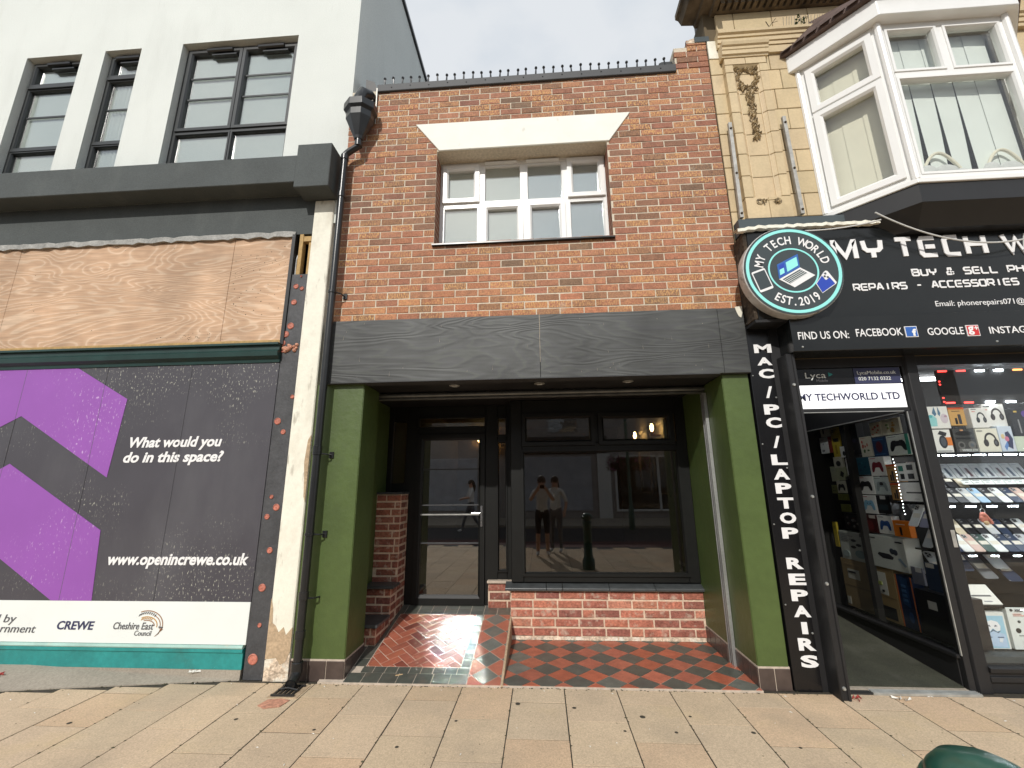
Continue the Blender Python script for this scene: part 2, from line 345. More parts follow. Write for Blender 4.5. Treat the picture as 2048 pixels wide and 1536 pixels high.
# ---- writing
def text(parent,name,s,mt,x0,x1,z0,h,y=None,x=None,bold=0.0,shear=0.0,thick=.003,space=1.0,ref=None,fit=True):
    """lettering laid on a wall plane: cap height h, baseline z0, stretched to x0..x1; y = front face of what carries it"""
    cu=bpy.data.curves.new(name,'FONT'); cu.body=s; cu.size=1.0; cu.offset=bold; cu.shear=shear; cu.extrude=0; cu.space_character=space; cu.resolution_u=3
    tmp=bpy.data.objects.new('t',cu); COL.objects.link(tmp)
    dg=bpy.context.evaluated_depsgraph_get(); me=bpy.data.meshes.new_from_object(tmp.evaluated_get(dg))
    bpy.data.objects.remove(tmp)
    cu2=bpy.data.curves.new('r','FONT'); cu2.body=ref or 'H'; cu2.offset=bold; t2=bpy.data.objects.new('t2',cu2); COL.objects.link(t2)
    dg=bpy.context.evaluated_depsgraph_get(); m2=bpy.data.meshes.new_from_object(t2.evaluated_get(dg)); bpy.data.objects.remove(t2)
    cap0=min(v.co.y for v in m2.vertices); cap1=max(v.co.y for v in m2.vertices); bpy.data.meshes.remove(m2)
    xs=[v.co.x for v in me.vertices]; a,b=min(xs),max(xs)
    sz=h/(cap1-cap0); sx=(x1-x0)/(b-a) if fit else sz
    pts=[(x0+(v.co.x-a)*sx, z0+(v.co.y-cap0)*sz) for v in me.vertices]
    mb=MB()
    n=len(pts); mb.v=[(p[0],y-thick,p[1]) for p in pts]+[(p[0],y-.0003,p[1]) for p in pts]
    ed={}
    for p in me.polygons:
        vs=list(p.vertices); mb.f.append(vs); mb.c.append(None); mb.m.append(0)
        for i in range(len(vs)): ed[(vs[i],vs[(i+1)%len(vs)])]=1
    for (i,j) in list(ed):
        if (j,i) not in ed: mb.f.append([j,i,i+n,j+n]); mb.c.append(None); mb.m.append(0)
    bpy.data.meshes.remove(me); bpy.data.curves.remove(cu); bpy.data.curves.remove(cu2)
    return mb.build(name,mt,parent,fix=False)

STROKES={ # squared techno capitals in a 1 x 1 cell
'M':[[(0,0),(.0,1),(.05,1),(.5,.1),(.95,1),(1,1),(1,0)]],'m':[[(0,1),(.06,1),(.42,.06),(.5,.06),(.9,1),(1,0)]],
'Y':[[(0,1),(.05,.55),(.2,.42),(.8,.42),(.95,.55),(1,1)],[(.5,.42),(.5,0)]],'T':[[(0,1),(1,1)],[(.5,1),(.5,0)]],
'E':[[(1,1),(.12,1),(0,.88),(0,.12),(.12,0),(1,0)],[(.3,.5),(.95,.5)]],'C':[[(1,1),(.14,1),(0,.86),(0,.14),(.14,0),(1,0)]],
'H':[[(0,1),(0,0)],[(1,1),(1,0)],[(0,.55),(1,.55)]],'W':[[(0,1),(.27,0),(.5,.8),(.73,0),(1,1)]],
'O':[[(.14,1),(.86,1),(1,.86),(1,.14),(.86,0),(.14,0),(0,.14),(0,.86),(.14,1)]],'R':[[(0,0),(0,1),(.85,1),(1,.86),(1,.55),(.85,.42),(0,.42)],[(.5,.42),(1,0)]],
'L':[[(0,1),(0,.12),(.12,0),(1,0)]],'D':[[(0,0),(0,1),(.8,1),(1,.8),(1,.2),(.8,0),(0,0)]],
'B':[[(0,0),(0,1),(.82,1),(.95,.87),(.95,.65),(.8,.53),(0,.53)],[(.8,.53),(1,.4),(1,.12),(.85,0),(0,0)]],
'U':[[(0,1),(0,.14),(.14,0),(.86,0),(1,.14),(1,1)]],'S':[[(1,1),(.14,1),(0,.88),(0,.62),(.14,.52),(.86,.52),(1,.4),(1,.12),(.86,0),(0,0)]],
'P':[[(0,0),(0,1),(.85,1),(1,.86),(1,.5),(.85,.38),(0,.38)]],'A':[[(0,0),(.42,1),(.58,1),(1,0)],[(.2,.33),(.8,.33)]],'I':[[(.5,1),(.5,0)]],
'N':[[(0,0),(0,1),(1,0),(1,1)]],'-':[[(.2,.5),(.8,.5)]],'&':[[(1,0),(.2,.75),(.25,1),(.65,1),(.68,.75),(0,.35),(.05,0),(.6,0),(1,.45)]]}
def ribbon(mb,pts,w,y,th,k_=0):
    th+=k_*.0007
    """flat stroke of width w with mitred corners, standing th proud of plane y"""
    P=[Vector(p) for p in pts]; L=[];Rr=[]
    closed=(P[0]-P[-1]).length<1e-6
    n=len(P)
    for i in range(n):
        a=P[i-1] if i>0 else (P[-2] if closed else None); b=P[i+1] if i<n-1 else (P[1] if closed else None)
        d1=(P[i]-a).normalized() if a is not None else None; d2=(b-P[i]).normalized() if b is not None else None
        d1=d1 or d2; d2=d2 or d1
        t=(d1+d2).normalized(); nn=Vector((-t.y,t.x)); k=min(1.6,1/max(.35,nn.dot(Vector((-d1.y,d1.x)))))
        L.append(P[i]+nn*(w/2*k)); Rr.append(P[i]-nn*(w/2*k))
    for i in range(n-1):
        q=[L[i],Rr[i],Rr[i+1],L[i+1]]
        mb._mesh([(p.x,y-th,p.y) for p in q]+[(p.x,y-.0003,p.y) for p in q],[(0,1,2,3),(0,4,5,1),(2,6,7,3),(1,5,6,2),(3,7,4,0)])
def techno(parent,name,s,mt,x0,z0,h,adv,cw,w,y,th=.004):
    mb=MB()
    for i,ch in enumerate(s):
        if ch in STROKES:
            for k,st in enumerate(STROKES[ch]): ribbon(mb,[(x0+i*adv+p[0]*cw,z0+w/2+p[1]*(h-w)) for p in st],w,y,th,k)
    return mb.build(name,mt,parent,fix=False)

def clip(poly,x0,x1,y0,y1):
    for ax,lim,sg in ((0,x0,1),(0,x1,-1),(1,y0,1),(1,y1,-1)):
        out=[]
        for i in range(len(poly)):
            a,b=poly[i-1],poly[i]; da,db=sg*(a[ax]-lim),sg*(b[ax]-lim)
            if (da>=0)!=(db>=0):
                t=da/(da-db); out.append((a[0]+(b[0]-a[0])*t,a[1]+(b[1]-a[1])*t))
            if db>=0: out.append(b)
        poly=out
        if len(poly)<3: return []
    return poly
def vary(c,a):
    k=1+random.uniform(-a,a); return (c[0]*k*(1+random.uniform(-a,a)*.3),c[1]*k,c[2]*k*(1+random.uniform(-a,a)*.3))
def wall_holes(mb,x0,x1,z0,z1,y,depth,holes,m=0):
    xs=sorted({x0,x1,*[h[0] for h in holes],*[h[1] for h in holes]}); zs=sorted({z0,z1,*[h[2] for h in holes],*[h[3] for h in holes]})
    xs=[v for v in xs if x0<=v<=x1]; zs=[v for v in zs if z0<=v<=z1]
    for i in range(len(xs)-1):
        for j in range(len(zs)-1):
            cx,cz=(xs[i]+xs[i+1])/2,(zs[j]+zs[j+1])/2
            if any(h[0]<cx<h[1] and h[2]<cz<h[3] for h in holes): continue
            mb.face([(xs[i],y,zs[j]),(xs[i+1],y,zs[j]),(xs[i+1],y,zs[j+1]),(xs[i],y,zs[j+1])],m=m)
    for h in holes:
        a,b,c,d=h
        mb.face([(a,y,c),(a,y,d),(a,y+depth,d),(a,y+depth,c)],m=m); mb.face([(b,y,c),(b,y+depth,c),(b,y+depth,d),(b,y,d)],m=m)
        mb.face([(a,y,d),(b,y,d),(b,y+depth,d),(a,y+depth,d)],m=m); mb.face([(a,y,c),(a,y+depth,c),(b,y+depth,c),(b,y,c)],m=m)
def frame(mb,x0,x1,z0,z1,y0,y1,w,wb=None):
    wb=wb or w
    # mitred frame with a sloped inner bead
    o=[(x0,z0),(x1,z0),(x1,z1),(x0,z1)]; i_=[(x0+w,z0+wb),(x1-w,z0+wb),(x1-w,z1-w),(x0+w,z1-w)]
    k=.30; md=[(a[0]+(b[0]-a[0])*(1-k),a[1]+(b[1]-a[1])*(1-k)) for a,b in zip(o,i_)]
    for j in range(4):
        a,b=o[j],o[(j+1)%4]; c,d=md[(j+1)%4],md[j]; e,f=i_[(j+1)%4],i_[j]; dy=min(.018,(y1-y0)*.5)
        mb.face([(a[0],y0,a[1]),(b[0],y0,b[1]),(c[0],y0,c[1]),(d[0],y0,d[1])])
        mb.face([(d[0],y0,d[1]),(c[0],y0,c[1]),(e[0],y0+dy,e[1]),(f[0],y0+dy,f[1])])
        mb.face([(f[0],y0+dy,f[1]),(e[0],y0+dy,e[1]),(e[0],y1,e[1]),(f[0],y1,f[1])])
        mb.face([(a[0],y0,a[1]),(a[0],y1,a[1]),(b[0],y1,b[1]),(b[0],y0,b[1])])
def M(n): return MATS[n]

# ================================================================== GROUND
g=MB().box(-40,40,-5.2,-.004,-.3,-.0026)
g.box(-40,-.70,-.0041,.3,-.3,-.0027); g.box(3.41,40,-.0041,.03,-.3,-.0027)
tag(g.build('paving_bed',M('joint_sand')),kind='structure')
pv=MB(); base=(.575,.445,.305)
k0=-24
for i in range(k0,34):
    xa=.362+.3955*i; xb=xa+.3955
    ph=-.275 if i%2 else -.515
    y=ph+.465*3; rows=[]
    while y>-5.3:
        ya,yb=y-.465,y; y-=.465
        lim=-.09 if xb<-.75 and False else (-.05 if xa<3.42 else -.03)
        if xb<-.65: lim=min(-.02,max(-.318,-.020-.157*(-.69-xa)))
        if xa>3.98: lim=-.035
        yb=min(yb,lim)
        if yb-ya<.04: continue
        c=vary(base,.045)
        if random.random()<.25: c=(c[0]*1.03,c[1]*.97,c[2]*.93)
        gp=random.uniform(.002,.0042); hz=random.uniform(-.0008,.0012); e=.001
        x0_,x1_,y0_,y1_=xa+gp,xb-gp,ya+gp,yb-gp
        pv._mesh([(x0_,y0_,-.012),(x1_,y0_,-.012),(x1_,y1_,-.012),(x0_,y1_,-.012),(x0_+e,y0_+e,hz),(x1_-e,y0_+e,hz),(x1_-e,y1_-e,hz),(x0_+e,y1_-e,hz)],
                 [(4,5,6,7),(0,1,5,4),(1,2,6,5),(2,3,7,6),(3,0,4,7)],c)
tag(pv.build('pavement',M('paving'),fix=False),kind='structure')
th=MB()
for xa,xb in ((-9.5,-2.6),(-2.6,-.695)):
    ya,yb=(-.31,-.31) if xa<-3 else (-.31,-.012)
    za,zb=.088,.086
    th._mesh([(xa,.02,-.1),(xa,.02,za),(xa,-.012,za),(xa,ya,.006),(xa,ya-.003,-.1),(xb,.02,-.1),(xb,.02,zb),(xb,-.012,zb),(xb,yb-.004,.006),(xb,yb-.007,-.1)],[(i,i+1,i+6,i+5) for i in range(4)]+[(0,1,2,3,4),(5,6,7,8,9)])
tag(th.build('threshold_path',M('concrete')),kind='structure')
tag(MB().box(-40,40,-5.32,-5.205,-.3,.0).build('kerb_path',M('concrete')),kind='structure')
tag(MB().box(-40,40,-11.6,-5.325,-.4,-.09).build('road',M('asphalt')),kind='structure')
tag(MB().box(-40,40,-7.6,-6.4,-.1,-.086).build('road_marking',M('road_red')),kind='structure')
tag(MB().box(-40,40,-15.5,-11.605,-.3,.0).build('far_pavement',M('concrete')),kind='structure')
tag(MB().box(-300,300,-300,300,-.9,-.45).build('ground',M('asphalt')),kind='structure')
# chewing gum, ends and scraps
for n,(x,y,dx,dy,cn,lab,m_) in enumerate([(-2.63,-.16,.05,.02,'scrap','torn red wrapper lying by the teal plinth','litter_red'),(-1.10,-.045,.07,.018,'scrap','crumpled white tissue lying below the teal plinth','litter_white'),
      (4.02,-.13,.05,.025,'scrap','scrap of red paper against the black jamb foot','litter_red'),(4.35,-.13,.06,.012,'scrap','pale strip of paper in front of the phone shop step','litter_white')]):
    b=MB()
    for q in range(5):
        a=random.uniform(0,pi); cx,cy=x+random.uniform(-dx,dx),y+random.uniform(-dy,dy); L=random.uniform(.012,.03)
        b._mesh([(cx-cos(a)*L,cy-sin(a)*L,.016+(.05 if x<-1 else 0)),(cx+cos(a)*L,cy+sin(a)*L,.008+(.05 if x<-1 else 0)),(cx+cos(a)*L,cy+sin(a)*L+.012,.022+(.05 if x<-1 else 0)),(cx-cos(a)*L,cy-sin(a)*L+.012,.004+(.05 if x<-1 else 0))],[(0,1,2,3),(0,1,2),(0,3,2)])
    tag(b.build('litter',M(m_)),lab,'litter')
tag(MB().tube([(.585,.045,.032),(.64,.062,.034)],.006,7).build('cigarette_end',M('litter_tan')),'tan cigarette end on the dark tiles of the entrance ramp','litter')
gm=MB()
for x,y in [(2.77,-.42),(2.62,-.62),(2.30,-.62),(2.45,-.44),(1.2,-.55),(.3,-.7),(3.1,-.6),(-1.4,-.7),(1.6,-.3),(3.3,-.75),(.9,-.86),(4.3,-.7),(2.0,-.34),(-.3,-.6)]:
    r=random.uniform(.010,.02); gm.lathe([(r,0),(r*.7,.0018)],(x,y,.001),9)
tag(gm.build('chewing_gum',M('joint_sand')),kind='stuff')
ds=MB()
for q in range(900):
    if q<420: x=random.uniform(-3,6); y=random.choice([-.052,-.06,-.048])+random.gauss(0,.012) if -.6<x<3.9 else (random.gauss(-.03,.01) if x>3.9 else -.02+min(0,max(-.29,.157*(x+.69)))+random.gauss(-.012,.012))
    elif q<760: i=random.randint(-9,14); x=.362+.3955*i+random.gauss(0,.004); y=random.uniform(-1.2,-.06)
    else: x=random.uniform(-3,5.5); y=random.uniform(-1.2,-.08)
    r=random.uniform(.003,.011)*(1 if q<760 else .5); a=random.uniform(0,6.3)
    ds._mesh([(x+r*cos(a+k*1.257)*random.uniform(.6,1.2),y+r*sin(a+k*1.257)*random.uniform(.5,1.1),.0016) for k in range(5)]+[(x,y,.0016+r*.35)],[(k,(k+1)%5,5) for k in range(5)])
tag(ds.build('pavement_dirt',M('dirt'),fix=False),kind='stuff')
ds=MB()
for q in range(70):
    x=random.uniform(-3,5.5); y=random.uniform(-1.2,-.06) if q%3 else random.uniform(-.12,-.055); a=random.uniform(0,6.3); L=random.uniform(.004,.016); w_=random.uniform(.002,.004)
    ds._mesh([(x-cos(a)*L,y-sin(a)*L,.002),(x+sin(a)*w_,y-cos(a)*w_,.005),(x+cos(a)*L,y+sin(a)*L,.003),(x-sin(a)*w_,y+cos(a)*w_,.0025)],[(0,1,2,3)])
tag(ds.build('pavement_crumbs',M('litter_white'),fix=False),kind='stuff')

# ================================================================== WHITE BUILDING (left)
WB=thing('white_building','white rendered building with dark framed upper windows and charcoal cornice above a boarded shopfront','building',(-4.5,0,0))
b=MB(); holes=[(-5.6,-4.76,4.62,6.70),(-4.40,-3.67,4.62,6.72),(-3.37,-2.90,4.62,6.735),(-2.375,-.93,4.62,6.75)]
wall_holes(b,-9.5,-.205,4.2,9.0,0.0,.16,holes)
b.face([(-.205,0,0),(-.205,8,0),(-.205,8,9.0),(-.205,0,9.0)]); b.face([(-9.5,0,9.0),(-.205,0,9.0),(-.205,8,9.0),(-9.5,8,9.0)])
b.build('wall',M('render_white'),WB,fix=False)
MB().box(-9.6,-.17,-.05,8,9.003,9.08).build('roof_trim',M('anthracite'),WB,bevel=.01)
MB().box(-9.5,-.613,-.22,-.001,4.544,4.862).build('cornice',M('render_grey'),WB,bevel=.006)
MB().box(-.612,-.25,-.235,-.001,4.468,4.975).build('cornice_block',M('render_grey'),WB,bevel=.006)
MB().box(-9.5,-.492,-.004,.12,4.085,4.544).build('fascia_band',M('render_grey'),WB)
MB().box(-9.5,-.205,.3,.5,0,4.6).build('backing_wall',M('dark_void'),WB)
def dark_window(x0,x1,z1,style,lower,upper=None):
    z0=4.64; yf=.085
    w=MB(); frame(w,x0,x1,z0,z1,yf,yf+.07,.045); fo=w.build('window_frame',M('anthracite'),WB,fix=False)
    s=MB(); g_=MB(); bl=MB()
    def sash(a,b_,c,d,proud=.0,t=.05):
        frame(s,a,b_,c,d,yf-.012-proud,yf+.05,t)
        g_.box(a+t-.006,b_-t+.006,yf+.02,yf+.028,c+t-.006,d-t+.006)
    xa,xb=x0+.04,x1-.04; zt=z1-.04
    if style=='wide':
        mid=(x0+x1)/2
        sash(xa,mid-.004,lower+.014,zt,.01,.052); sash(mid+.004,xb,lower+.014,zt,.01,.052)
        sash(xa,mid-.004,z0+.03,lower-.014,0,.026); sash(mid+.004,xb,z0+.03,lower-.014,0,.026)
        s.box(xa,xb,yf-.006,yf+.05,lower-.016,lower+.016)
        for q in (.36,.66):
            zz=lower+.1+(zt-lower-.16)*q; s.box(xa+.06,mid-.06,yf+.008,yf+.018,zz,zz+.022); s.box(mid+.06,xb-.06,yf+.008,yf+.018,zz,zz+.022)
        vents=[(x0+.28,x0+.60),(mid+.20,mid+.52)]
    else:
        sash(xa,xb,upper+.018,zt,.012,.040); s.box(xa,xb,yf-.03,yf+.05,upper-.02,upper+.020)
        sash(xa,xb,lower+.016,upper-.018,0,.028); s.box(xa,xb,yf-.02,yf+.05,lower-.018,lower+.018)
        sash(xa,xb,z0+.03,lower-.016,0,.028)
        zz=(lower+upper)/2+.02; s.box(xa+.05,xb-.05,yf+.008,yf+.018,zz,zz+.022)
        c_=(x0+x1)/2; vents=[(c_-.13,c_+.17)]
    s.build('sash',M('anthracite'),fo,fix=False); g_.build('pane',M('glass_house'),fo)
    for a,c_ in vents:
        v=MB(); v.prism([(yf-.045,z1-.075),(yf-.05,z1-.055),(yf+.0,z1-.03),(yf+.0,z1-.09),(yf-.03,z1-.085)],'x',a,c_); v.box(a+.06,c_+.05,yf-.03,yf+.02,z1-.135,z1-.118)
        v.build('vent',M('pipe_plastic'),fo)
    if x1-x0<.6:
        n=26; pts=[]
        for q in range(n+1):
            t=q/n; pts.append((x0+.04+(x1-x0-.08)*t, yf+.056+.010*sin(q*1.9)+.008*sin(q*4.1)))
        for q in range(n): bl.face([(*pts[q],z0),(*pts[q+1],z0),(*pts[q+1],z1),(*pts[q],z1)])
        bl.build('curtain',M('curtain_cool'),fo,fix=False)
    else:
        bl.box(x0+.02,x1-.02,yf+.040,yf+.044,z0,z1-.02); bl.build('blind',M('blind_pale'),fo)
dark_window(-5.6,-4.76,6.70,'tall',5.43,6.33); dark_window(-4.40,-3.67,6.72,'tall',5.43,6.33)
dark_window(-3.37,-2.90,6.735,'tall',5.45,6.38); dark_window(-2.375,-.93,6.75,'wide',5.535)

# boarded shopfront below
SF=thing('boarded_shopfront','boarded up shopfront with bare plywood fascia over a dark poster and teal plinth','shopfront',(-4,0,0))
for a,c_,lb in ((-1.312,-.692,'narrow plywood sheet with dark mould specks'),(-3.72,-1.315,None),(-9.5,-3.723,None)):
    o=MB().box(a,c_,-.012,.06,2.915,4.05).build('plywood_sheet',M('plywood'),SF,bevel=.002)
    if lb: o['label']=lb
sp=MB()
for q in range(150):
    x,z=(random.uniform(-1.28,-.72),random.uniform(3.15,3.95)) if q<90 else ((random.gauss(-1.6,.22),random.gauss(2.98,.03)) if q<130 else (random.uniform(-3.6,-.8),random.uniform(2.95,4.0)))
    if x>-.72 or z<2.94: continue
    r=random.uniform(.002,.006); sp.prism([(x+r*cos(k*1.05)*random.uniform(.6,1.5),z+r*sin(k*1.05)*random.uniform(.5,1)) for k in range(6)],'y',-.0128,-.0122)
sp.build('mould_speck',M('dirt'),SF,fix=False)['kind']='stuff'
MB().box(-.690,-.655,-.03,.07,2.88,4.07).build('edge_trim',M('black_paint'),SF)
ld=MB(); n=90; top=[];bot=[]
for i in range(n+1):
    x=-7+(-.668+7)*i/n; top.append((x,4.112+.004*sin(i*1.3))); bot.append((x,4.045+.008*sin(i*2.1)+random.uniform(-.006,.006)))
for i in range(n):
    yo=[-.034+.007*sin(k*1.7)+.005*sin(k*3.3) for k in (i,i+1)]
    ld.face([(bot[i][0],yo[0]-.006,bot[i][1]),(bot[i+1][0],yo[1]-.006,bot[i+1][1]),(top[i+1][0],yo[1]+.01,top[i+1][1]),(top[i][0],yo[0]+.01,top[i][1])])
    ld.face([(bot[i][0],yo[0]-.006,bot[i][1]),(bot[i][0],0,bot[i][1]+.004),(bot[i+1][0],0,bot[i+1][1]+.004),(bot[i+1][0],yo[1]-.006,bot[i+1][1])])
    ld.face([(top[i][0],yo[0]+.01,top[i][1]),(top[i+1][0],yo[1]+.01,top[i+1][1]),(top[i+1][0],0,top[i+1][1]),(top[i][0],0,top[i][1])])
ld.build('lead_flashing',M('lead'),SF,smooth=True)
MB().box(-9.5,-.69,-.026,.02,2.885,2.93).build('timber_batten',M('timber'),SF,bevel=.003)
MB().prism([(.05,2.70),(-.03,2.70),(-.034,2.73),(-.075,2.755),(-.08,2.80),(-.055,2.82),(-.055,2.86),(-.085,2.865),(-.085,2.885),(.05,2.885)],'x',-9.5,-.668).build('moulding',M('dark_green_paint'),SF)
tm=MB(); tm.box(-.625,-.585,-.004,.06,3.6,4.085); tm.box(-.584,-.50,-.002,.06,4.0,4.06); tm.box(-.53,-.497,.01,.06,3.6,3.999)
tm.build('timber_stud',M('timber'),SF,bevel=.003)
MB().tube([(-.645,.02,3.61),(-.648,.02,3.80),(-.635,.02,3.85),(-.62,.03,3.87)],.008,8).build('conduit',M('cable_white'),SF,smooth=True)
MB().prism([(.08,.075),(-.015,.075),(-.018,.20),(-.03,.205),(-.03,.225),(-.022,.23),(.08,.23)],'x',-9.5,-.69).build('plinth',M('teal_paint'),SF)
MB().prism([(.08,.2305),(-.028,.2305),(-.034,.24),(-.030,.258),(.08,.262)],'x',-9.5,-.692).build('plinth_cap',M('teal_pale'),SF)

PO=thing('hoarding_poster','dark hoarding poster with purple chevrons, white lettering and a white logo strip','poster',(-3,-.02,.26))
MB().box(-9.5,-.6725,-.020,.03,.5885,2.6995).build('backing_panel',M('poster_dark'),PO)
st=MB().box(-9.5,-.6735,-.022,.03,.262,.588).build('logo_strip',M('poster_white'),PO)
for poly in ([(-3.9,2.6995),(-3.602,2.6995),(-2.74,2.6995),(-2.156,2.374),(-2.205,1.636),(-3.221,2.23),(-3.9,1.87)],[(-3.6,1.56),(-3.215,1.773),(-2.161,1.171),(-2.114,.589),(-2.493,.589),(-3.6,1.24)]):
    MB().prism(poly,'y',-.0232,-.0203).build('purple_chevron',M('poster_purple'),PO)
sm=MB()
for x in (-3.28,-2.42,-1.55): sm.box(x,x+.0035,-.0238,-.0205,.59,2.70)
sm.build('panel_seam',M('print_grey'),PO)
text(PO,'lettering','What would you',M('print_white'),-2.046,-1.135,1.906,.098,y=-.0205,bold=.032,shear=.2)
text(PO,'lettering','do in this space?',M('print_white'),-2.075,-1.100,1.768,.098,y=-.0205,bold=.032,shear=.2)
text(PO,'lettering','www.openincrewe.co.uk',M('print_white'),-2.034,-.738,.880,.098,y=-.0205,bold=.032,shear=.2)
text(st,'lettering','Funded by',M('print_grey'),-3.29,-2.775,.413,.062,y=-.0225,shear=.2)
text(st,'lettering','UK Government',M('print_grey'),-3.33,-2.575,.334,.062,y=-.0225,shear=.2)
text(st,'lettering','CREWE',M('print_navy'),-2.382,-2.043,.362,.066,y=-.0225,bold=.02,shear=.15)
text(st,'lettering','Cheshire East',M('print_grey'),-1.866,-1.504,.369,.054,y=-.0225,bold=.006,shear=.2)
text(st,'lettering','Council',M('print_grey'),-1.666,-1.513,.322,.038,y=-.0225,shear=.2)
em=MB(); em2=MB(); em3=MB()
def arc(mb,cx,cz,rx,rz,a0,a1,w):
    n=12; ribbon(mb,[(cx+rx*cos(RAD(a0+(a1-a0)*i/n)),cz+rz*sin(RAD(a0+(a1-a0)*i/n))) for i in range(n+1)],w,-.0225,.002)
arc(em,-1.575,.40,.150,.115,115,-20,.007); arc(em,-1.575,.40,.128,.09,60,-15,.006); arc(em2,-1.575,.40,.10,.068,120,-10,.007); arc(em,-1.575,.40,.075,.04,110,-5,.006)
for i in range(9):
    a=RAD(125-i*9); x,z=-1.575+.12*cos(a),.40+.098*sin(a)
    em3.prism([(x-.010,z-.012),(x+.002,z-.004),(x+.008,z+.010),(x-.004,z+.006)],'y',-.0245,-.0228)
for i in range(7):
    a=RAD(120-i*10); x,z=-1.575+.088*cos(a),.40+.055*sin(a)
    em2.prism([(x-.008,z-.010),(x+.002,z-.003),(x+.006,z+.008),(x-.004,z+.004)],'y',-.0245,-.0228)
for k in range(4): ribbon(em,[(-1.437+k*.006,.385-k*.004),(-1.452-.010*k,.335-.006*k)],.004,-.0225,.002)
em3.prism([(-1.46,.385),(-1.42,.380),(-1.42,.390),(-1.46,.394)],'y',-.0246,-.0228)
em.build('wheat_emblem',M('print_brown'),st); em2.build('wheat_emblem',M('print_gold'),st); em3.build('wheat_emblem',M('print_grey'),st)

BP=thing('black_board','tall black board dotted with red plaster discs beside the cream pier','board',(-.58,0,0))
MB().box(-.672,-.493,-.014,.05,0,3.625).build('panel',M('board_black'),BP,bevel=.003)
def fix_disc(x,z,r,m_='fixing_red'):
    b=MB(); b.lathe([(r,0),(r,-.004),(r*.82,-.009),(r*.78,-.005),(r*.35,-.004),(r*.2,-.007)],(x,-.0145,z),14,'y'); b.build('red_disc',M(m_),BP,smooth=True)
from itertools import chain
for x,z,r in [(-.555,3.60,.012),(-.597,3.49,.027),(-.535,3.465,.022),(-.600,3.32,.029),(-.606,3.07,.034),(-.645,2.985,.032),(-.665,2.895,.028),(-.655,2.81,.012),(-.625,2.13,.032),(-.560,2.03,.024),(-.60,1.45,.018),(-.62,1.28,.024),(-.545,1.36,.03),(-.56,1.0,.026),(-.590,.70,.032),(-.575,.41,.018),(-.60,.155,.042),(-.51,2.36,.02)]: fix_disc(x,z,r)
fm=MB()
for i in range(16): fm.ball((-.575+random.uniform(-.07,.06),-.018,2.845+random.uniform(-.035,.03)),random.uniform(.012,.028),6)
fm.build('foam_patch',M('foam_pink'),BP,smooth=True)
PR=thing('cream_pier','narrow cream painted pier with peeling render at its foot','pier',(-.38,0,0))
MB().box(-.491,-.283,-.022,.3,.0,4.462).build('shaft',M('cream_paint'),PR,bevel=.008)
def patch(name,mt,pts): MB().prism(pts,'y',-.0255,-.0215).build(name,M(mt),PR)
patch('peeled_patch','render_bare',[(-.4915,.62),(-.47,.55),(-.46,.43),(-.43,.41),(-.40,.36),(-.36,.40),(-.335,.34),(-.283,.40),(-.283,.22),(-.32,.14),(-.36,.12),(-.40,.17),(-.4915,.16)])
patch('peeled_patch','render_rubble',[(-.4915,.155),(-.40,.165),(-.36,.115),(-.32,.135),(-.283,.21),(-.283,0),(-.4915,0)])
patch('peeled_patch','render_bare',[(-.31,1.95),(-.283,2.0),(-.283,1.40),(-.30,1.45),(-.31,1.6),(-.325,1.75)])

# ================================================================== BRICK SHOP (middle)
BS=thing('brick_shop','two storey brick shop with green piers, charcoal fascia and a recessed tiled entrance','shop',(1.75,0,0))
XL,XR=-.213,3.705
mo=MB()
OPN=(.785,2.572,3.885,5.0)
wall_holes(mo,XL+.004,XR-.004,3.05,5.85,.0025,.30,[OPN])
mo.box(3.36,XR-.004,.007,.4,5.851,6.15); mo.box(XL+.004,.08,.0071,.3,5.851,5.852)
mo.face([(XL,.30,3.05),(XR,.30,3.05),(XR,.30,3.88),(XL,.30,3.88)])
mo.build('mortar',M('mortar'),BS,fix=False)
bk=MB()
PAL=[(.310,.132,.082),(.330,.150,.093),(.275,.122,.080),(.235,.122,.078),(.180,.110,.072),(.350,.160,.090)]
def brick(mb,x0,x1,zc,h=.0665,y=0,pal=PAL,jit=.0022,depth=.03,wts=None,warm=0):
    c=random.choices(pal,wts or [5,4,4,2.6,.55,2.2])[0]; c=vary(c,.12)
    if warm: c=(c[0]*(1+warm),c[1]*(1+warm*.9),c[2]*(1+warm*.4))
    fl=random.choice([0,.12,.3,.6,.95]) if c[0]>.24 else random.choice([0,.1,.25])
    j=lambda: random.uniform(-jit,jit); yo=random.uniform(-.004,.001); e=.0025
    z0,z1=zc-h/2,zc+h/2
    f=[(x0+e+j(),y+yo,z0+e+j()),(x1-e+j(),y+yo,z0+e+j()),(x1-e+j(),y+yo,z1-e+j()),(x0+e+j(),y+yo,z1-e+j())]
    r=[(x0,y+yo+.004,z0),(x1,y+yo+.004,z0),(x1,y+yo+.004,z1),(x0,y+yo+.004,z1)]
    k=[(p[0],y+depth,p[2]) for p in r]
    mb._mesh(f+r+k,[(0,1,2,3)]+[(4+i,4+(i+1)%4,(i+1)%4,i) for i in range(4)]+[(8+i,8+(i+1)%4,4+(i+1)%4,4+i) for i in range(4)],(*c,fl))
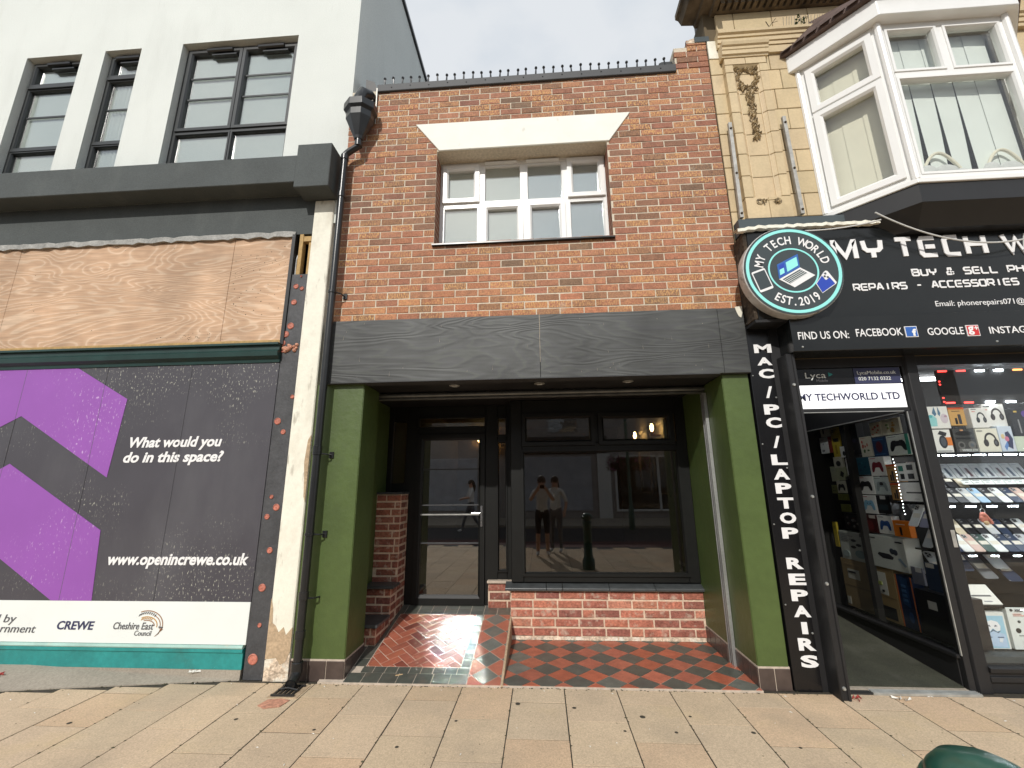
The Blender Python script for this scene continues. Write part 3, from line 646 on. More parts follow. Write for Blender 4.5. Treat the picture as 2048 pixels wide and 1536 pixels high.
for cI in range(-6,36):
    zc=5.754-.075*cI; off=0 if cI%2 else .1125
    xmin=XL if cI>=0 else 3.355
    if cI==-1: xmin=.095
    if cI in(0,1): xmin=.075
    if cI<=-5: xmin=3.50
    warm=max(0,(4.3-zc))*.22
    for i in range(-2,18):
        a=i*.225+off+.005; b_=a+.215
        a=max(a,xmin); b_=min(b_,XR-.002)
        if b_-a<.02: continue
        segs_=[(a,b_)]
        if OPN[2]<zc<OPN[3]+.035:
            segs_=[]
            if a<OPN[0]-.01: segs_.append((a,min(b_,OPN[0]-.001)))
            if b_>OPN[1]+.01: segs_.append((max(a,OPN[1]+.001),b_))
        for p,q in segs_:
            if q-p<.02: continue
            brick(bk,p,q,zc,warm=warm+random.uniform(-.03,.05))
# returned bricks of the window reveals
for cI in range(10,25):
    zc=5.754-.075*cI
    if not (OPN[2]+.02<zc<OPN[3]-.02): continue
    for xx,sg in ((OPN[0]-.003,1),(OPN[1]+.003,-1)):
        c=vary((.25,.09,.05),.2); bk._mesh([(xx+sg*.004,.004,zc-.033),(xx+sg*.004,.004,zc+.033),(xx+sg*.004,.30,zc+.033),(xx+sg*.004,.30,zc-.033)],[(0,1,2,3)],(*c,.1))
bk.build('brickwork',M('brick'),BS,fix=False)
cap=MB().prism([(3.50,6.19),(3.70,6.19),(3.705,6.245),(3.60,6.26),(3.535,6.24),(3.50,6.215)],'y',-.006,.4).build('cap_slab',M('render_rubble'),BS)
MB().box(3.585,3.74,-.012,.06,6.195,6.262).build('cap_flashing',M('print_slate'),BS)
MB().prism([(3.715,5.96),(3.83,5.955),(3.835,6.03),(3.80,6.19),(3.715,6.192)],'y',-.010,.2).build('render_patch',M('cream_paint'),BS)
# lintel and upper window
MB().prism([(.541,5.352),(.811,5.001),(2.597,5.001),(2.834,5.340)],'y',-.014,.30).build('lintel',M('lintel_paint'),BS,bevel=.004)
MB().prism([(-.035,3.872),(-.035,3.886),(.30,3.905),(.30,3.872)],'x',.77,2.585).build('window_sill',M('pipe_plastic'),BS)
w=MB(); y0=.195
frame(w,.787,2.570,3.90,5.0,y0,y0+.07,.045)
for x in (1.232,1.698,2.145): w.box(x-.024,x+.024,y0+.004,y0+.06,3.94,4.957)
w.box(.83,2.53,y0+.006,y0+.06,4.452,4.498)
fo=w.build('window_frame',M('upvc'),BS,fix=False)
sa=MB(); gl=MB()
cells=[(.815,1.212,3.93,4.458,0),(1.246,1.680,3.93,4.462,1),(1.714,2.128,3.93,4.462,1),(2.165,2.555,3.93,4.49,0),(.812,1.214,4.500,4.962,1),(1.252,1.678,4.492,4.96,0),(1.716,2.126,4.492,4.96,0),(2.163,2.556,4.500,4.978,1)]
for a,b_,c,d,op in cells:
    if op: frame(sa,a,b_,c,d,y0-.022,y0+.05,.062); t=.058
    else: frame(sa,a+.004,b_-.004,c+.004,d-.004,y0+.004,y0+.05,.022); t=.02
    gl.box(a+t,b_-t,y0+.026,y0+.034,c+t,d-t)
sa.build('sash',M('upvc'),fo,fix=False); gl.build('pane',M('glass_house'),fo)
for a,b_ in ((1.275,1.625),(1.728,2.082)): MB().prism([(y0-.03,4.968),(y0-.03,4.980),(y0-.008,4.992),(y0+.003,4.992),(y0+.003,4.962)],'x',a,b_).build('vent',M('upvc'),fo)
cm=MB()
for a,b_,m_ in ((.79,1.235,1),(1.235,1.70,1),(1.70,2.15,0),(2.15,2.57,0)): cm.face([(a,y0+.045,3.9),(b_,y0+.045,3.9),(b_,y0+.045,5.0),(a,y0+.045,5.0)],m=0 if m_ else 1)
cm.build('blind',[M('blind_pale'),M('blind_blue')],fo,fix=False)
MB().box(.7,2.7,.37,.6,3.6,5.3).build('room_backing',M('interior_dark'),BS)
# parapet flashing and spikes
fl=MB().prism([(-.022,5.815),(-.026,5.822),(-.026,5.905),(-.012,5.915),(.35,5.925),(.35,5.80),(.02,5.80),(.02,5.815)],'x',.088,3.352); fl.build('flashing',M('anthracite_matt'),BS,bevel=.002)
sc=MB()
for i in range(15): sc.lathe([(.007,0),(.007,-.004),(.003,-.006)],(.25+i*.21,-.026,5.86+.012*(i%2)),8,'y')
sc.build('screw',M('pipe_plastic'),BS)
spm=None
for i in range(32):
    x=.16+i*.0995
    if spm is None:
        s=MB().tube([(0,0,0),(0,0,.05),(0,-.004,.082)],[.011,.009,.0065],7); s.ball((0,-.004,.092),.0165,6)
        spm=s.build('spike',M('pipe_plastic'),None,smooth=True,origin=(0,0,0)); spm.parent=BS; spm.location=Vector((x,.0,5.912))-ORG[BS]
    else:
        o=spm.copy(); COL.objects.link(o); o.location=Vector((x+random.uniform(-.006,.006),.0,5.912))-ORG[BS]; o.rotation_euler=(random.uniform(-.08,.08),random.uniform(-.08,.08),0)
MB().prism([(3.20,5.93),(3.352,5.93),(3.352,6.035),(3.235,6.035),(3.205,6.02)],'y',.05,.40).build('gutter_outlet',M('anthracite'),BS,bevel=.006)
rp=MB().prism([(-.10,5.60),(.06,5.60),(.06,5.93),(-.02,6.12),(-.12,6.16)],'y',.12,.5); rp.build('roof_felt_upstand',M('cable_black'),BS)
MB().box(-.19,-.02,.03,.12,5.76,5.80).build('timber_batten',M('cream_paint'),BS,bevel=.004)
MB().box(.04,.09,.004,.2,5.32,5.82).build('mortar_fillet',M('mortar'),BS,bevel=.008)
MB().box(-.2,3.70,.36,8,5.5,5.80).build('flat_roof',M('anthracite_matt'),BS)
# fascia and recess
fa=MB(); fa.box(-.205,1.823,-.055,.10,2.474,3.084); fa.box(1.826,3.44,-.055,.10,2.474,3.083); fa.box(3.443,3.668,-.053,.10,2.474,3.082)
fa.build('fascia_board',M('fascia_ply'),BS,bevel=.002)
chp=MB().prism([(3.60,3.09),(3.665,3.095),(3.66,3.03),(3.645,2.985),(3.625,3.0),(3.61,3.045)],'y',-.0565,-.053); chp.build('chipped_patch',M('cream_paint'),BS)
jm=MB()
for x in (1.8245,): jm.prism([(x-.001,2.62),(x+.002,2.62),(x+.003,2.80),(x+.0015,2.84),(x+.004,2.9),(x+.004,3.083),(x-.003,3.083),(x-.001,2.93),(x-.003,2.86)],'y',-.0562,-.05)
for x,z in ((.9,3.0),(1.2,3.02),(1.55,2.99),(2.2,3.03),(2.9,3.0),(3.3,2.94),(.55,2.6),(2.45,2.55),(3.2,2.55)): jm.lathe([(.0035,0),(.002,-.0015)],(x,-.055,z),8,'y')
for q in range(26):
    x=random.uniform(-.1,3.4); z=random.choice([random.uniform(2.5,2.58),random.uniform(2.6,3.05)]); L_=random.uniform(.01,.05); w_=random.uniform(.0012,.003)
    jm.prism([(x,z),(x+w_,z),(x+w_*.6+random.uniform(-.006,.006),z+L_)],'y',-.0561,-.0552)
jm.build('filler_mark',M('concrete'),BS)
MB().box(-.205,3.40,-.059,.08,2.468,2.4735).build('fascia_lip',M('anthracite_matt'),BS)
ce=MB().box(-.2,3.70,.101,1.30,2.474,2.60); ce.build('ceiling_soffit',M('black_paint'),BS)
for x in (.992,1.812,2.645):
    d=MB().lathe([(.05,0),(.05,-.005),(.036,-.008),(.034,-.002),(.001,-.002)],(x,.17,2.4738),18); d.build('downlight',M('alloy'),BS,smooth=True)
def pier(x0,x1):
    p=MB().box(x0,x1,.0,.385,.152,2.4735).build('pier',M('green_paint'),BS,bevel=.006,segs=2)
    t=MB(); gr=MB().box(x0-.002,x1+.002,-.006,.388,-.02,.160); gr.build('plinth_grout',M('grout'),p)
    n=max(2,round((x1-x0)/.15)); 
    for i in range(n):
        a=x0-.004+(x1-x0+.008)*i/n; b_=x0-.004+(x1-x0+.008)*(i+1)/n; t.box(a+.004,b_-.004,-.014,-.004,.0,.147)
    for i in range(3):
        a=-.008+.397*i/3; b_=-.008+.397*(i+1)/3
        t.box(x1-.002,x1+.009,a+.004,b_-.004,.0,.147) if x0<1 else t.box(x0-.009,x0+.002,a+.004,b_-.004,.0,.147)
    t.build('plinth_tile',M('brown_tile'),p,bevel=.0015)
pier(-.283,.172); pier(3.430,3.660)
# shutter rail and guide
MB().tube([(.10,.44,2.441),(3.44,.44,2.441)],.026,12).build('shutter_rail',M('rail_metal'),BS,smooth=True)
MB().box(.10,3.42,.42,.47,2.395,2.413).build('shutter_rail',M('rail_metal'),BS,bevel=.003)
for x,s in ((3.428,-1),):
    gd=MB()
    for a,b_,yy0,yy1 in ((0,.030,.388,.394),(0,.030,.420,.426),(0,.030,.462,.468),(0,.006,.394,.462)): gd.box(min(x+s*a,x+s*b_),max(x+s*a,x+s*b_),yy0,yy1,.0,2.39)
    gd.build('shutter_guide',M('steel'),BS)
# recess side walls
MB().box(-.19,-.02,.386,1.30,-.1,2.474).build('recess_wall',M('green_paint'),BS)
rw=MB().box(3.432,3.70,.386,1.30,.155,2.474); rw.box(3.402,3.432,.4702,1.02,.155,2.474); rw.build('recess_wall',M('green_paint'),BS,bevel=.003)
t=MB(); gr=MB().box(3.400,3.5,.4703,1.0,0,.165).build('skirting_grout',M('grout'),BS)
for i in range(4): t.box(3.389,3.4005,.474+i*.132+.004,.474+(i+1)*.132-.004,.012,.155)
t.build('skirting_tile',M('brown_tile'),BS,bevel=.0015)
# low brick walls and stepped planter
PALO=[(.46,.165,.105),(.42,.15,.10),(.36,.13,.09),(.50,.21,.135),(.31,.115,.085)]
def oldwall(x0,x1,y,z0,n,ch,bl,side=None,name='low_wall',dark=1.0,yb=None,x1side=None):
    m_=MB().box(x0,x1,y+.006,yb or y+.12,z0,z0+n*ch); m_.build('mortar',M('mortar_sand'),P_)
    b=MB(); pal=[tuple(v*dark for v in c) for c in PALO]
    for r in range(n):
        x=x0+.002-(random.uniform(0,.5)*bl if r%2 else random.uniform(0,.15)*bl)
        while x<x1:
            L=bl*random.choice([1,1,1,1,.97,.5,.95]) ; a=max(x+.008,x0+.003); e=min(x+L-.008,x1-.003)
            if e-a>.03: brick(b,a,e,z0+ch*(r+.5),ch*.76,y,pal,.005,.03,[3,3,3,2,2])
            x+=L
    if side is not None:   # bricks on the face turned to +x
        for r in range(n):
            yy=y+.005-(bl*.4 if r%2 else 0)
            while yy<side:
                a,e=max(yy+.008,y+.006),min(yy+bl-.008,side-.002); yy+=bl
                if e-a<.03: continue
                c=vary(random.choice(pal),.12); zc=z0+ch*(r+.5); h=ch*.76
                b._mesh([(x1+.004,a+.004,zc-h/2+.004),(x1+.004,e-.004,zc-h/2+.004),(x1+.004,e-.004,zc+h/2-.004),(x1+.004,a+.004,zc+h/2-.004),(x1-.01,a,zc-h/2),(x1-.01,e,zc-h/2),(x1-.01,e,zc+h/2),(x1-.01,a,zc+h/2)],[(0,1,2,3),(4,5,1,0),(5,6,2,1),(6,7,3,2),(7,4,0,3)],(*c,0))
    return b.build('brickwork',M('brick_old'),P_,fix=False)
P_=thing('low_brick_wall','low reclaimed brick wall with a dark tiled sill below the shop window','wall',(2.4,1.0,0))
oldwall(1.462,3.40,.975,.045,5,.0855,.252)
wb=MB()
for i in range(9): 
    x=1.47+i*.214; wb._mesh([(x,.970,.018),(x+.2,.970,.018),(x+.2,.975,.05),(x,.978,.048)],[(0,1,2,3)],None)
wb.build('base_course',M('render_rubble'),P_)
MB().box(1.462,3.40,.981,1.09,-.05,.045).build('footing',M('mortar_sand'),P_)
tl=MB(); xs=[1.405,1.83,1.995,2.47,2.93,3.415]
for i in range(5): tl.prism([(.935,.478),(.935,.500),(.945,.508),(1.06,.545),(1.06,.478)],'x',xs[i]+.0025,xs[i+1]-.0025)
tl.build('sill_tile',M('slate_tile'),P_,bevel=.002)
P_=thing('side_brick_wall','short brick upstand beneath the narrow sidelight by the door','wall',(1.32,1.2,.2))
oldwall(1.20,1.455,1.20,.235,3,.087,.23,dark=.8); MB().box(1.19,1.46,1.175,1.30,.497,.522).build('sill_tile',M('grout'),P_,bevel=.003)
P_=thing('brick_step','tall brick plinth with a slate cap beside the entrance door','steps',(.1,1.1,.2))
oldwall(-.018,.255,.985,.22,16,.0765,.225,side=1.245,dark=.62,yb=1.26); MB().box(-.018,.268,.972,1.26,1.446,1.468).build('slate_cap',M('slate_tile'),P_,bevel=.003)  # dimmed palette: shade painted into the bricks of all three steps
P_=thing('brick_step','middle brick step with a slate tread left of the ramp','steps',(.1,.9,.1))
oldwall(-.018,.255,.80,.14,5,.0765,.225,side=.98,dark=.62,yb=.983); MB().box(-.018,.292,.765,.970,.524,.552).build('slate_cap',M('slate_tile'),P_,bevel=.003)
P_=thing('brick_step','lowest brick step with a slate tread beside the green pier','steps',(.1,.6,.05))
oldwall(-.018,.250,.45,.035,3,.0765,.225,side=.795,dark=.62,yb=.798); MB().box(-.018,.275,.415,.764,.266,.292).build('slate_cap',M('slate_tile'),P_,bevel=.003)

# tiled floors
RED=(.40,.125,.075); RED2=(.35,.11,.07); DK=(.085,.090,.075); DK2=(.135,.14,.12)
fb=MB().box(1.47,3.43,-.048,1.0,-.2,.0125); tag(fb.build('tiled_floor_bed',M('grout')),kind='structure')
t=MB(); D=.251
for i in range(-1,20):
    for j in range(-1,12):
        if (i+j)%2: continue
        cx,cy=1.565+(i-1)*D/2,.030+(j-1)*D/2
        h=D/2-.0042; p=clip([(cx-h,cy),(cx,cy-h),(cx+h,cy),(cx,cy+h)],1.473,3.425,-.043,.972)
        if p: t.prism(p,'z',.016+random.uniform(-.0006,.0006),.006,vary(random.choice([DK,DK2,DK]) if j%2 else random.choice([RED,RED,RED2,(.40,.11,.06)]),.10),back=False)
tag(t.build('tiled_floor',M('floor_red'),fix=False),kind='structure')
RZ=lambda y: .012+.19*max(0,(y+.05))
def ramp_tile(mb,p,c,h=.003):
    k=random.uniform(-.0008,.0008)
    mb._mesh([(x,y,RZ(y)+h+k) for x,y in p]+[(x,y,RZ(y)-.004) for x,y in p],[tuple(range(len(p)))]+[(i,i+len(p),(i+1)%len(p)+len(p),(i+1)%len(p)) for i in range(len(p))],c)
rb=MB().prism([(-.05,-.1),(-.05,RZ(-.05)),(1.26,RZ(1.26)),(1.26,-.1)],'x',-.02,1.452); tag(rb.build('tiled_ramp_bed',M('grout')),kind='structure')
MB_=MB().prism([(-.052,.0),(-.052,.018),(1.0,RZ(1.0)+.012),(1.0,.0)],'x',1.4525,1.471); 
tag(MB_.build('ramp_edge',M('render_bare'),bevel=.004),'thin mortared edge strip dividing the ramp from the lower tiled floor','edging')
t=MB()
def row(x0,x1,y0,y1,n,cs,along='x'):
    for i in range(n):
        if along=='x': a,b_=x0+(x1-x0)*i/n+.003,x0+(x1-x0)*(i+1)/n-.003; p=[(a,y0+.003),(b_,y0+.003),(b_,y1-.003),(a,y1-.003)]
        else: a,b_=y0+(y1-y0)*i/n+.003,y0+(y1-y0)*(i+1)/n-.003; p=[(x0+.003,a),(x1-.003,a),(x1-.003,b_),(x0+.003,b_)]
        ramp_tile(t,p,vary(cs,.12))
row(.185,1.18,-.048,.075,7,DK); row(.275,1.18,.075,.16,9,DK); row(.185,.29,.16,1.05,8,DK,'y'); row(1.10,1.18,.16,1.05,8,DK2,'y')
row(.185,1.45,1.145,1.25,9,DK); row(.185,1.45,1.05,1.145,9,DK); row(.05,.185,.39,.45,1,DK)
bw,bl=.082,.164; rot=RAD(45)
for k in range(-16,17):
    for m_ in range(-16,17):
        # period: (bw,bw) and (2*bl,0) with one horizontal and one vertical brick each
        ox=k*bw+m_*2*bl; oy=k*bw
        for w_,h_,dx,dy in ((bl,bw,0,0),(bw,bl,bl,0+bw-bl+0)):
            a=[(ox+dx+.0035,oy+dy+.0035),(ox+dx+w_-.0035,oy+dy+.0035),(ox+dx+w_-.0035,oy+dy+h_-.0035),(ox+dx+.0035,oy+dy+h_-.0035)]
            r_=[(.69+p[0]*cos(rot)-p[1]*sin(rot),.6+p[0]*sin(rot)+p[1]*cos(rot)) for p in a]
            p=clip(r_,.295,1.096,.165,1.046)
            if p: ramp_tile(t,p,vary(random.choice([RED,RED2,RED,RED,(.22,.06,.04)]),.09))
D=.222
for i in range(-1,5):
    for j in range(-1,12):
        if (i+j)%2: continue
        cx,cy=1.315+(i-1)*D/2,-.046+j*D/2; h=D/2-.0042
        p=clip([(cx-h,cy),(cx,cy-h),(cx+h,cy),(cx,cy+h)],1.186,1.449,-.046,1.046)
        if p: ramp_tile(t,p,vary(DK2 if i%2 else RED,.10))
tag(t.build('tiled_ramp',M('ramp_red'),fix=False),kind='structure')
tag(MB().box(-.02,.172,-.0,.44,-.2,.008).build('entrance_paving',M('slate_tile')),kind='structure')

# entrance door
YD=1.25
DF=MB(); DF.box(-.02,.04,YD,YD+.07,1.47,2.474); DF.box(.04,.20,YD+.0005,YD+.07,1.47,1.565); DF.box(.04,.20,YD+.0005,YD+.07,2.29,2.474); DF.box(.20,.345,YD+.0003,YD+.07,.255,2.474)
DF.box(.345,1.155,YD+.0002,YD+.07,2.335,2.474); DF.box(.345,1.155,YD+.0002,YD+.07,2.135,2.215); DF.box(1.155,1.30,YD+.0004,YD+.07,.255,2.474)
DF.box(1.30,1.405,YD+.0001,YD+.07,2.32,2.474); DF.box(1.30,1.405,YD+.0001,YD+.07,2.03,2.12); DF.box(1.30,1.405,YD+.0001,YD+.07,.523,.61); DF.box(1.405,1.47,YD+.0006,YD+.07,.5,2.474)
fr=DF.build('door_frame',M('shop_black'),BS,bevel=.005)
frame_=MB(); frame(frame_,1.292,1.412,.60,2.04,YD-.02,YD+.04,.02); frame(frame_,1.29,1.415,2.10,2.33,YD-.02,YD+.04,.02); frame(frame_,.335,1.165,2.205,2.345,YD-.02,YD+.04,.02); frame_.build('glazing_bead',M('shop_black'),fr,fix=False)
MB().box(.04,.20,YD+.03,YD+.038,1.56,2.295).build('side_pane',M('glass_shop'),fr); MB().box(1.305,1.40,YD+.03,YD+.038,.61,2.32).build('side_pane',M('glass_shop'),fr); MB().box(.345,1.155,YD+.03,YD+.038,2.21,2.34).build('transom_pane',M('glass_shop'),fr)
dr=MB(); frame(dr,.347,1.153,.262,2.133,YD-.022,YD+.05,.072,.10); DRo=dr.build('door',M('shop_black'),BS,fix=False)
MB().box(.41,1.09,YD+.012,YD+.020,.35,2.07).build('door_pane',M('glass_door'),DRo)
bb=MB()
for z in (.90,1.315,1.72): bb.box(.415,1.085,YD-.004,YD+.02,z-.007,z+.007)
bb.build('glazing_bar',M('anthracite_matt'),DRo,bevel=.002)
MB().box(.41,1.09,YD-.012,YD-.004,1.205,1.219).build('bar_strip',M('alloy'),DRo)
hd=MB(); hd.box(1.105,1.132,YD-.032,YD-.02,1.08,1.31); hd.tube([(1.118,YD-.03,1.232),(1.118,YD-.07,1.232),(1.105,YD-.078,1.232),(1.01,YD-.078,1.230)],.009,10); hd.lathe([(.010,0),(.010,-.006)],(1.118,YD-.032,1.14),12,'y')
hd.build('handle',M('chrome'),DRo,bevel=.002)
# display window
YW=1.0
wf=MB(); wf.box(1.47,1.60,YW,YW+.07,.545,2.474); wf.box(3.29,3.402,YW,YW+.07,.545,2.474); wf.box(1.60,3.29,YW+.0003,YW+.07,2.29,2.474); wf.box(1.60,3.29,YW+.0003,YW+.07,1.90,1.985); wf.box(1.60,3.29,YW+.0003,YW+.07,.545,.62)
wf.box(2.365,2.495,YW+.0006,YW+.07,1.985,2.29); wf.box(1.471,1.52,YW+.07,YD,.50,2.474)
WF=wf.build('display_window',M('shop_black'),BS,bevel=.006)
z=MB(); frame(z,1.585,3.305,.605,1.915,YW-.016,YW+.04,.036); frame(z,1.60,2.41,1.955,2.315,YW-.03,YW+.04,.055); frame(z,2.45,3.27,1.955,2.31,YW-.03,YW+.04,.06); z.build('sash',M('shop_black'),WF,fix=False)
z=MB(); z.box(1.615,3.28,YW+.02,YW+.028,.635,1.89); z.box(1.65,2.36,YW+.02,YW+.028,2.0,2.27); z.box(2.50,3.22,YW+.02,YW+.028,2.0,2.265); z.build('pane',M('glass_shop'),WF)
# shop interior
it=MB(); X0,X1,Y0,Y1,Z0,Z1=-.19,3.62,1.33,6.5,.26,2.85
it.face([(X0,Y1,Z0),(X1,Y1,Z0),(X1,Y1,Z1),(X0,Y1,Z1)],m=1); it.face([(X0,Y0,Z0),(X0,Y1,Z0),(X0,Y1,Z1),(X0,Y0,Z1)],m=1); it.face([(X0,Y0,Z1),(X1,Y0,Z1),(X1,Y1,Z1),(X0,Y1,Z1)],m=1); it.face([(X0,Y0,Z0),(X1,Y0,Z0),(X1,Y1,Z0),(X0,Y1,Z0)],m=2)
it.face([(X1,Y0-.2,Z0),(X1,Y1,Z0),(X1,Y1,Z1),(X1,Y0-.2,Z1)],m=0); it.face([(1.47,1.08,Z0-.2),(3.62,1.08,Z0-.2),(3.62,1.33,Z0-.2),(1.47,1.33,Z0-.2)],m=2)
it.build('interior_wall',[M('interior_panel'),M('interior_brown'),M('interior_floor')],BS,fix=False)
MB().box(-.2,3.63,6.52,6.7,0,3.0).box(3.63,3.69,1.31,6.7,0,3).box(-.23,-.195,1.31,6.7,0,3.0).box(-.2,3.63,1.301,6.6,2.86,3.04).build('shell',M('interior_dark'),BS)
pm=MB()
for yy in (1.5,2.5,3.5): frame(pm,yy,yy+.8,1.35,2.45,0,0.03,.05)
pv_=MB()
for vv,ff in ((pm.v,pm.f),):
    pv_.v=[(3.615-.03+p[1],p[0],p[2]) for p in vv]; pv_.f=ff; pv_.c=pm.c; pv_.m=pm.m
pv_.build('wall_panel',M('interior_panel'),BS,fix=False)
def wall_lamp(x,y,z,lab,dx=-1,dy=0):
    L=thing('wall_lamp',lab,'lamp',(x,y,z-.15),'lit bulbs on the wall inside the brick shop')
    MB().box(min(x,x+dx*.16+.001*0)-.02*abs(dy),max(x,x+dx*.16)+.02*abs(dy),min(y,y+dy*.16)-.02*abs(dx),max(y,y+dy*.16)+.02*abs(dx),z-.13,z-.105).build('bracket',M('brass'),L,bevel=.004)
    cx,cy=x+dx*.12,y+dy*.12
    MB().lathe([(.022,-.105),(.026,-.07),(.018,-.06)],(cx,cy,z),12).build('holder',M('brass'),L,smooth=True)
    MB().lathe([(.012,-.06),(.026,-.03),(.026,.02),(.014,.05),(.002,.06)],(cx,cy,z),12).build('bulb',M('bulb'),L,smooth=True)
    MB().lathe([(.05,-.07),(.058,-.02),(.058,.08),(.056,.08),(.055,-.02),(.046,-.068)],(cx,cy,z),16).build('glass_shade',M('glass_clear'),L,smooth=True)
wall_lamp(3.60,2.75,2.36,'nearer lit bulb in a glass shade on the panelled wall behind the window'); wall_lamp(3.60,3.95,2.38,'farther lit bulb in a glass shade on the panelled wall behind the window')
wall_lamp(.34,6.50,2.60,'lit bulb on the back wall, the left one seen through the door glass',0,-1); wall_lamp(.62,6.50,2.52,'lit bulb on the back wall, the right one seen through the door glass',0,-1)
so=thing('wall_socket','white double socket low on the wall behind the shop window','socket',(3.61,2.3,.45))
MB().box(3.60,3.615,2.15,2.40,.40,.54).build('plate',M('upvc'),so,bevel=.004); MB().box(3.594,3.60,2.18,2.25,.44,.50).box(3.594,3.60,2.30,2.37,.44,.50).build('switch',M('print_grey'),so)

# downpipe
DP=thing('downpipe','black rainwater downpipe with an angular hopper head on the left edge of the brick shop','drainpipe',(-.16,-.11,0))
cx,cy=-.035,-.115
def octo(r0,r1,z): return [(cx+r*cos(RAD(22.5+45*k)),cy+r*.85*sin(RAD(22.5+45*k)),z) for k in range(8) for r in (r0,)]
hb=MB(); prof=[(.178,5.52),(.178,5.44),(.148,5.405),(.148,5.335),(.055,5.13),(.046,5.10)]
vs=[p for r,zz in prof for p in octo(r,r,zz)]; vs+=octo(.150,0,5.52)+octo(.145,0,5.36)
L=len(prof); fs=[(i*8+k,i*8+(k+1)%8,(i+1)*8+(k+1)%8,(i+1)*8+k) for i in range(L-1) for k in range(8)]
fs+=[(k,L*8+k,L*8+(k+1)%8,(k+1)%8) for k in range(8)]+[(L*8+k,L*8+8+k,L*8+8+(k+1)%8,L*8+(k+1)%8) for k in range(8)]+[tuple(L*8+8+k for k in range(8))]
hb._mesh(vs,fs); hb.build('hopper_head',M('pipe_plastic'),DP,bevel=.003)
MB().tube([(-.07,-.135,5.45),(-.06,-.13,5.60),(-.03,-.11,5.71),(.01,-.04,5.745),(.03,.06,5.75)],.062,14).build('inlet_pipe',M('pipe_plastic'),DP,smooth=True)
MB().tube([(.07,-.12,5.49),(.055,-.06,5.66),(.05,.01,5.74)],.005,6).tube([(.0,-.20,5.5),(.03,-.12,5.62)],.004,6).tube([(.085,-.01,5.40),(.085,-.02,5.86)],.009,7).build('stay_wire',M('galv'),DP,smooth=True)
px=lambda z:-.172+.003*sin(z)
MB().tube([(-.033,-.115,5.13),(-.030,-.112,5.06),(-.045,-.108,5.02),(-.14,-.10,4.965),(-.168,-.098,4.94),(-.172,-.098,4.88),(-.172,-.100,.16)],.034,16).build('pipe',M('pipe_plastic'),DP,smooth=True)
for z_ in (4.90,5.05,4.45,1.86,.66,.37): MB().lathe([(.034,-.03),(.040,-.028),(.040,.028),(.034,.03)],(-.172 if z_<5 else -.032,-.100 if z_<5 else -.112,z_),16).build('collar',M('pipe_plastic'),DP,smooth=True)
for z_ in (3.37,1.82,1.14,.64):
    b=MB(); b.lathe([(.037,-.012),(.0405,-.010),(.0405,.010),(.037,.012)],(-.172,-.100,z_),16); b.tube([(-.135,-.095,z_),(-.10,-.07,z_-.005),(-.085,-.0,z_-.01)],.007,7); b.box(-.105,-.065,-.012,0.0,z_-.035,z_+.02) if z_>1 else None
    b.build('bracket',M('pipe_plastic'),DP,smooth=True)
sh=MB(); sh.lathe([(.044,.10),(.044,.17),(.040,.175),(.040,.10)],(-.172,-.10,0),16); sh.tube([(-.172,-.100,.15),(-.172,-.105,.095),(-.168,-.15,.06),(-.164,-.185,.045)],[.042,.043,.043,.043],16,caps=False); sh.tube([(-.164,-.185,.045),(-.168,-.15,.06),(-.172,-.105,.095)],[.036,.036,.036],16)
sh.build('shoe',M('pipe_plastic'),DP,smooth=True)
GR=thing('drain_grate','small broken iron drain grate in a clay gully below the downpipe','drain',(-.15,-.22,0))
MB().box(-.28,-.05,-.30,-.09,-.05,.0045).build('gully',M('render_bare'),GR); 
gg=MB()
for i in range(5): gg.box(-.255+i*.036,-.240+i*.036,-.275,-.115,.005,.016)
gg.box(-.262,-.08,-.283,-.270,.005,.018); gg.box(-.262,-.08,-.12,-.107,.005,.018); gg.tube([(-.25,-.20,.018),(-.18,-.19,.026),(-.09,-.21,.02)],.007,6)
gg.build('grate',M('cable_black'),GR)
MB().prism([(-.27,-.42),(-.20,-.46),(-.10,-.43),(-.08,-.33),(-.16,-.31),(-.25,-.33)],'z',.003,.0056).build('clay_break',M('foam_pink'),GR)

# ================================================================== TERRACOTTA BUILDING (right)
TB=thing('terracotta_building','buff terracotta faced building with a white bay window above a black phone shop','building',(5.5,0,0))
TC=(.56,.44,.265)
def blocks(mb,x0,x1,z0,z1,y,depth,rows,brk=None,rnd=.06,cut=None):
    """terracotta blocks laid in courses, rows = list of z joints"""
    zs=rows
    for i in range(len(zs)-1):
        xs=[x0]+(brk(i) if brk else [])+[x1]
        for j in range(len(xs)-1):
            mb.box(xs[j]+.003,xs[j+1]-.003,y+random.uniform(-.001,.001),y+depth,zs[i]+.003,zs[i+1]-.003,vary(TC,rnd),skip='k')
wj=MB().box(3.712,9.5,.008,.30,2.6,6.6); wj.build('wall',M('terracotta_joint'),TB)
b=MB()
zr=[3.86,4.10,4.35,4.60,4.745,5.0,5.25,5.50,5.75,5.965]
blocks(b,3.714,3.855,0,0,0,.05,zr)
blocks(b,4.235,4.70,0,0,0,.05,[3.86,4.02,4.27,4.52,4.77,5.02,5.27,5.52,5.77,6.06],lambda i:[4.42] if i%2 else [4.33])
blocks(b,3.83,9.5,0,0,-.02,.07,[6.235,6.54],lambda i:[4.02,4.42,4.80,5.25,5.7,6.2])
b.build('terracotta_block',M('terracotta'),TB,bevel=.004)
b=MB(); blocks(b,6.62,9.49,0,0,0,.05,[3.96,4.21,4.46,4.71,4.96,5.21,5.46,5.71,6.06],lambda i:[7.1+.2*(i%2),7.7+.2*(i%2),8.3+.2*(i%2),8.9+.2*(i%2)]); b.build('terracotta_block',M('terracotta'),TB,bevel=.004)
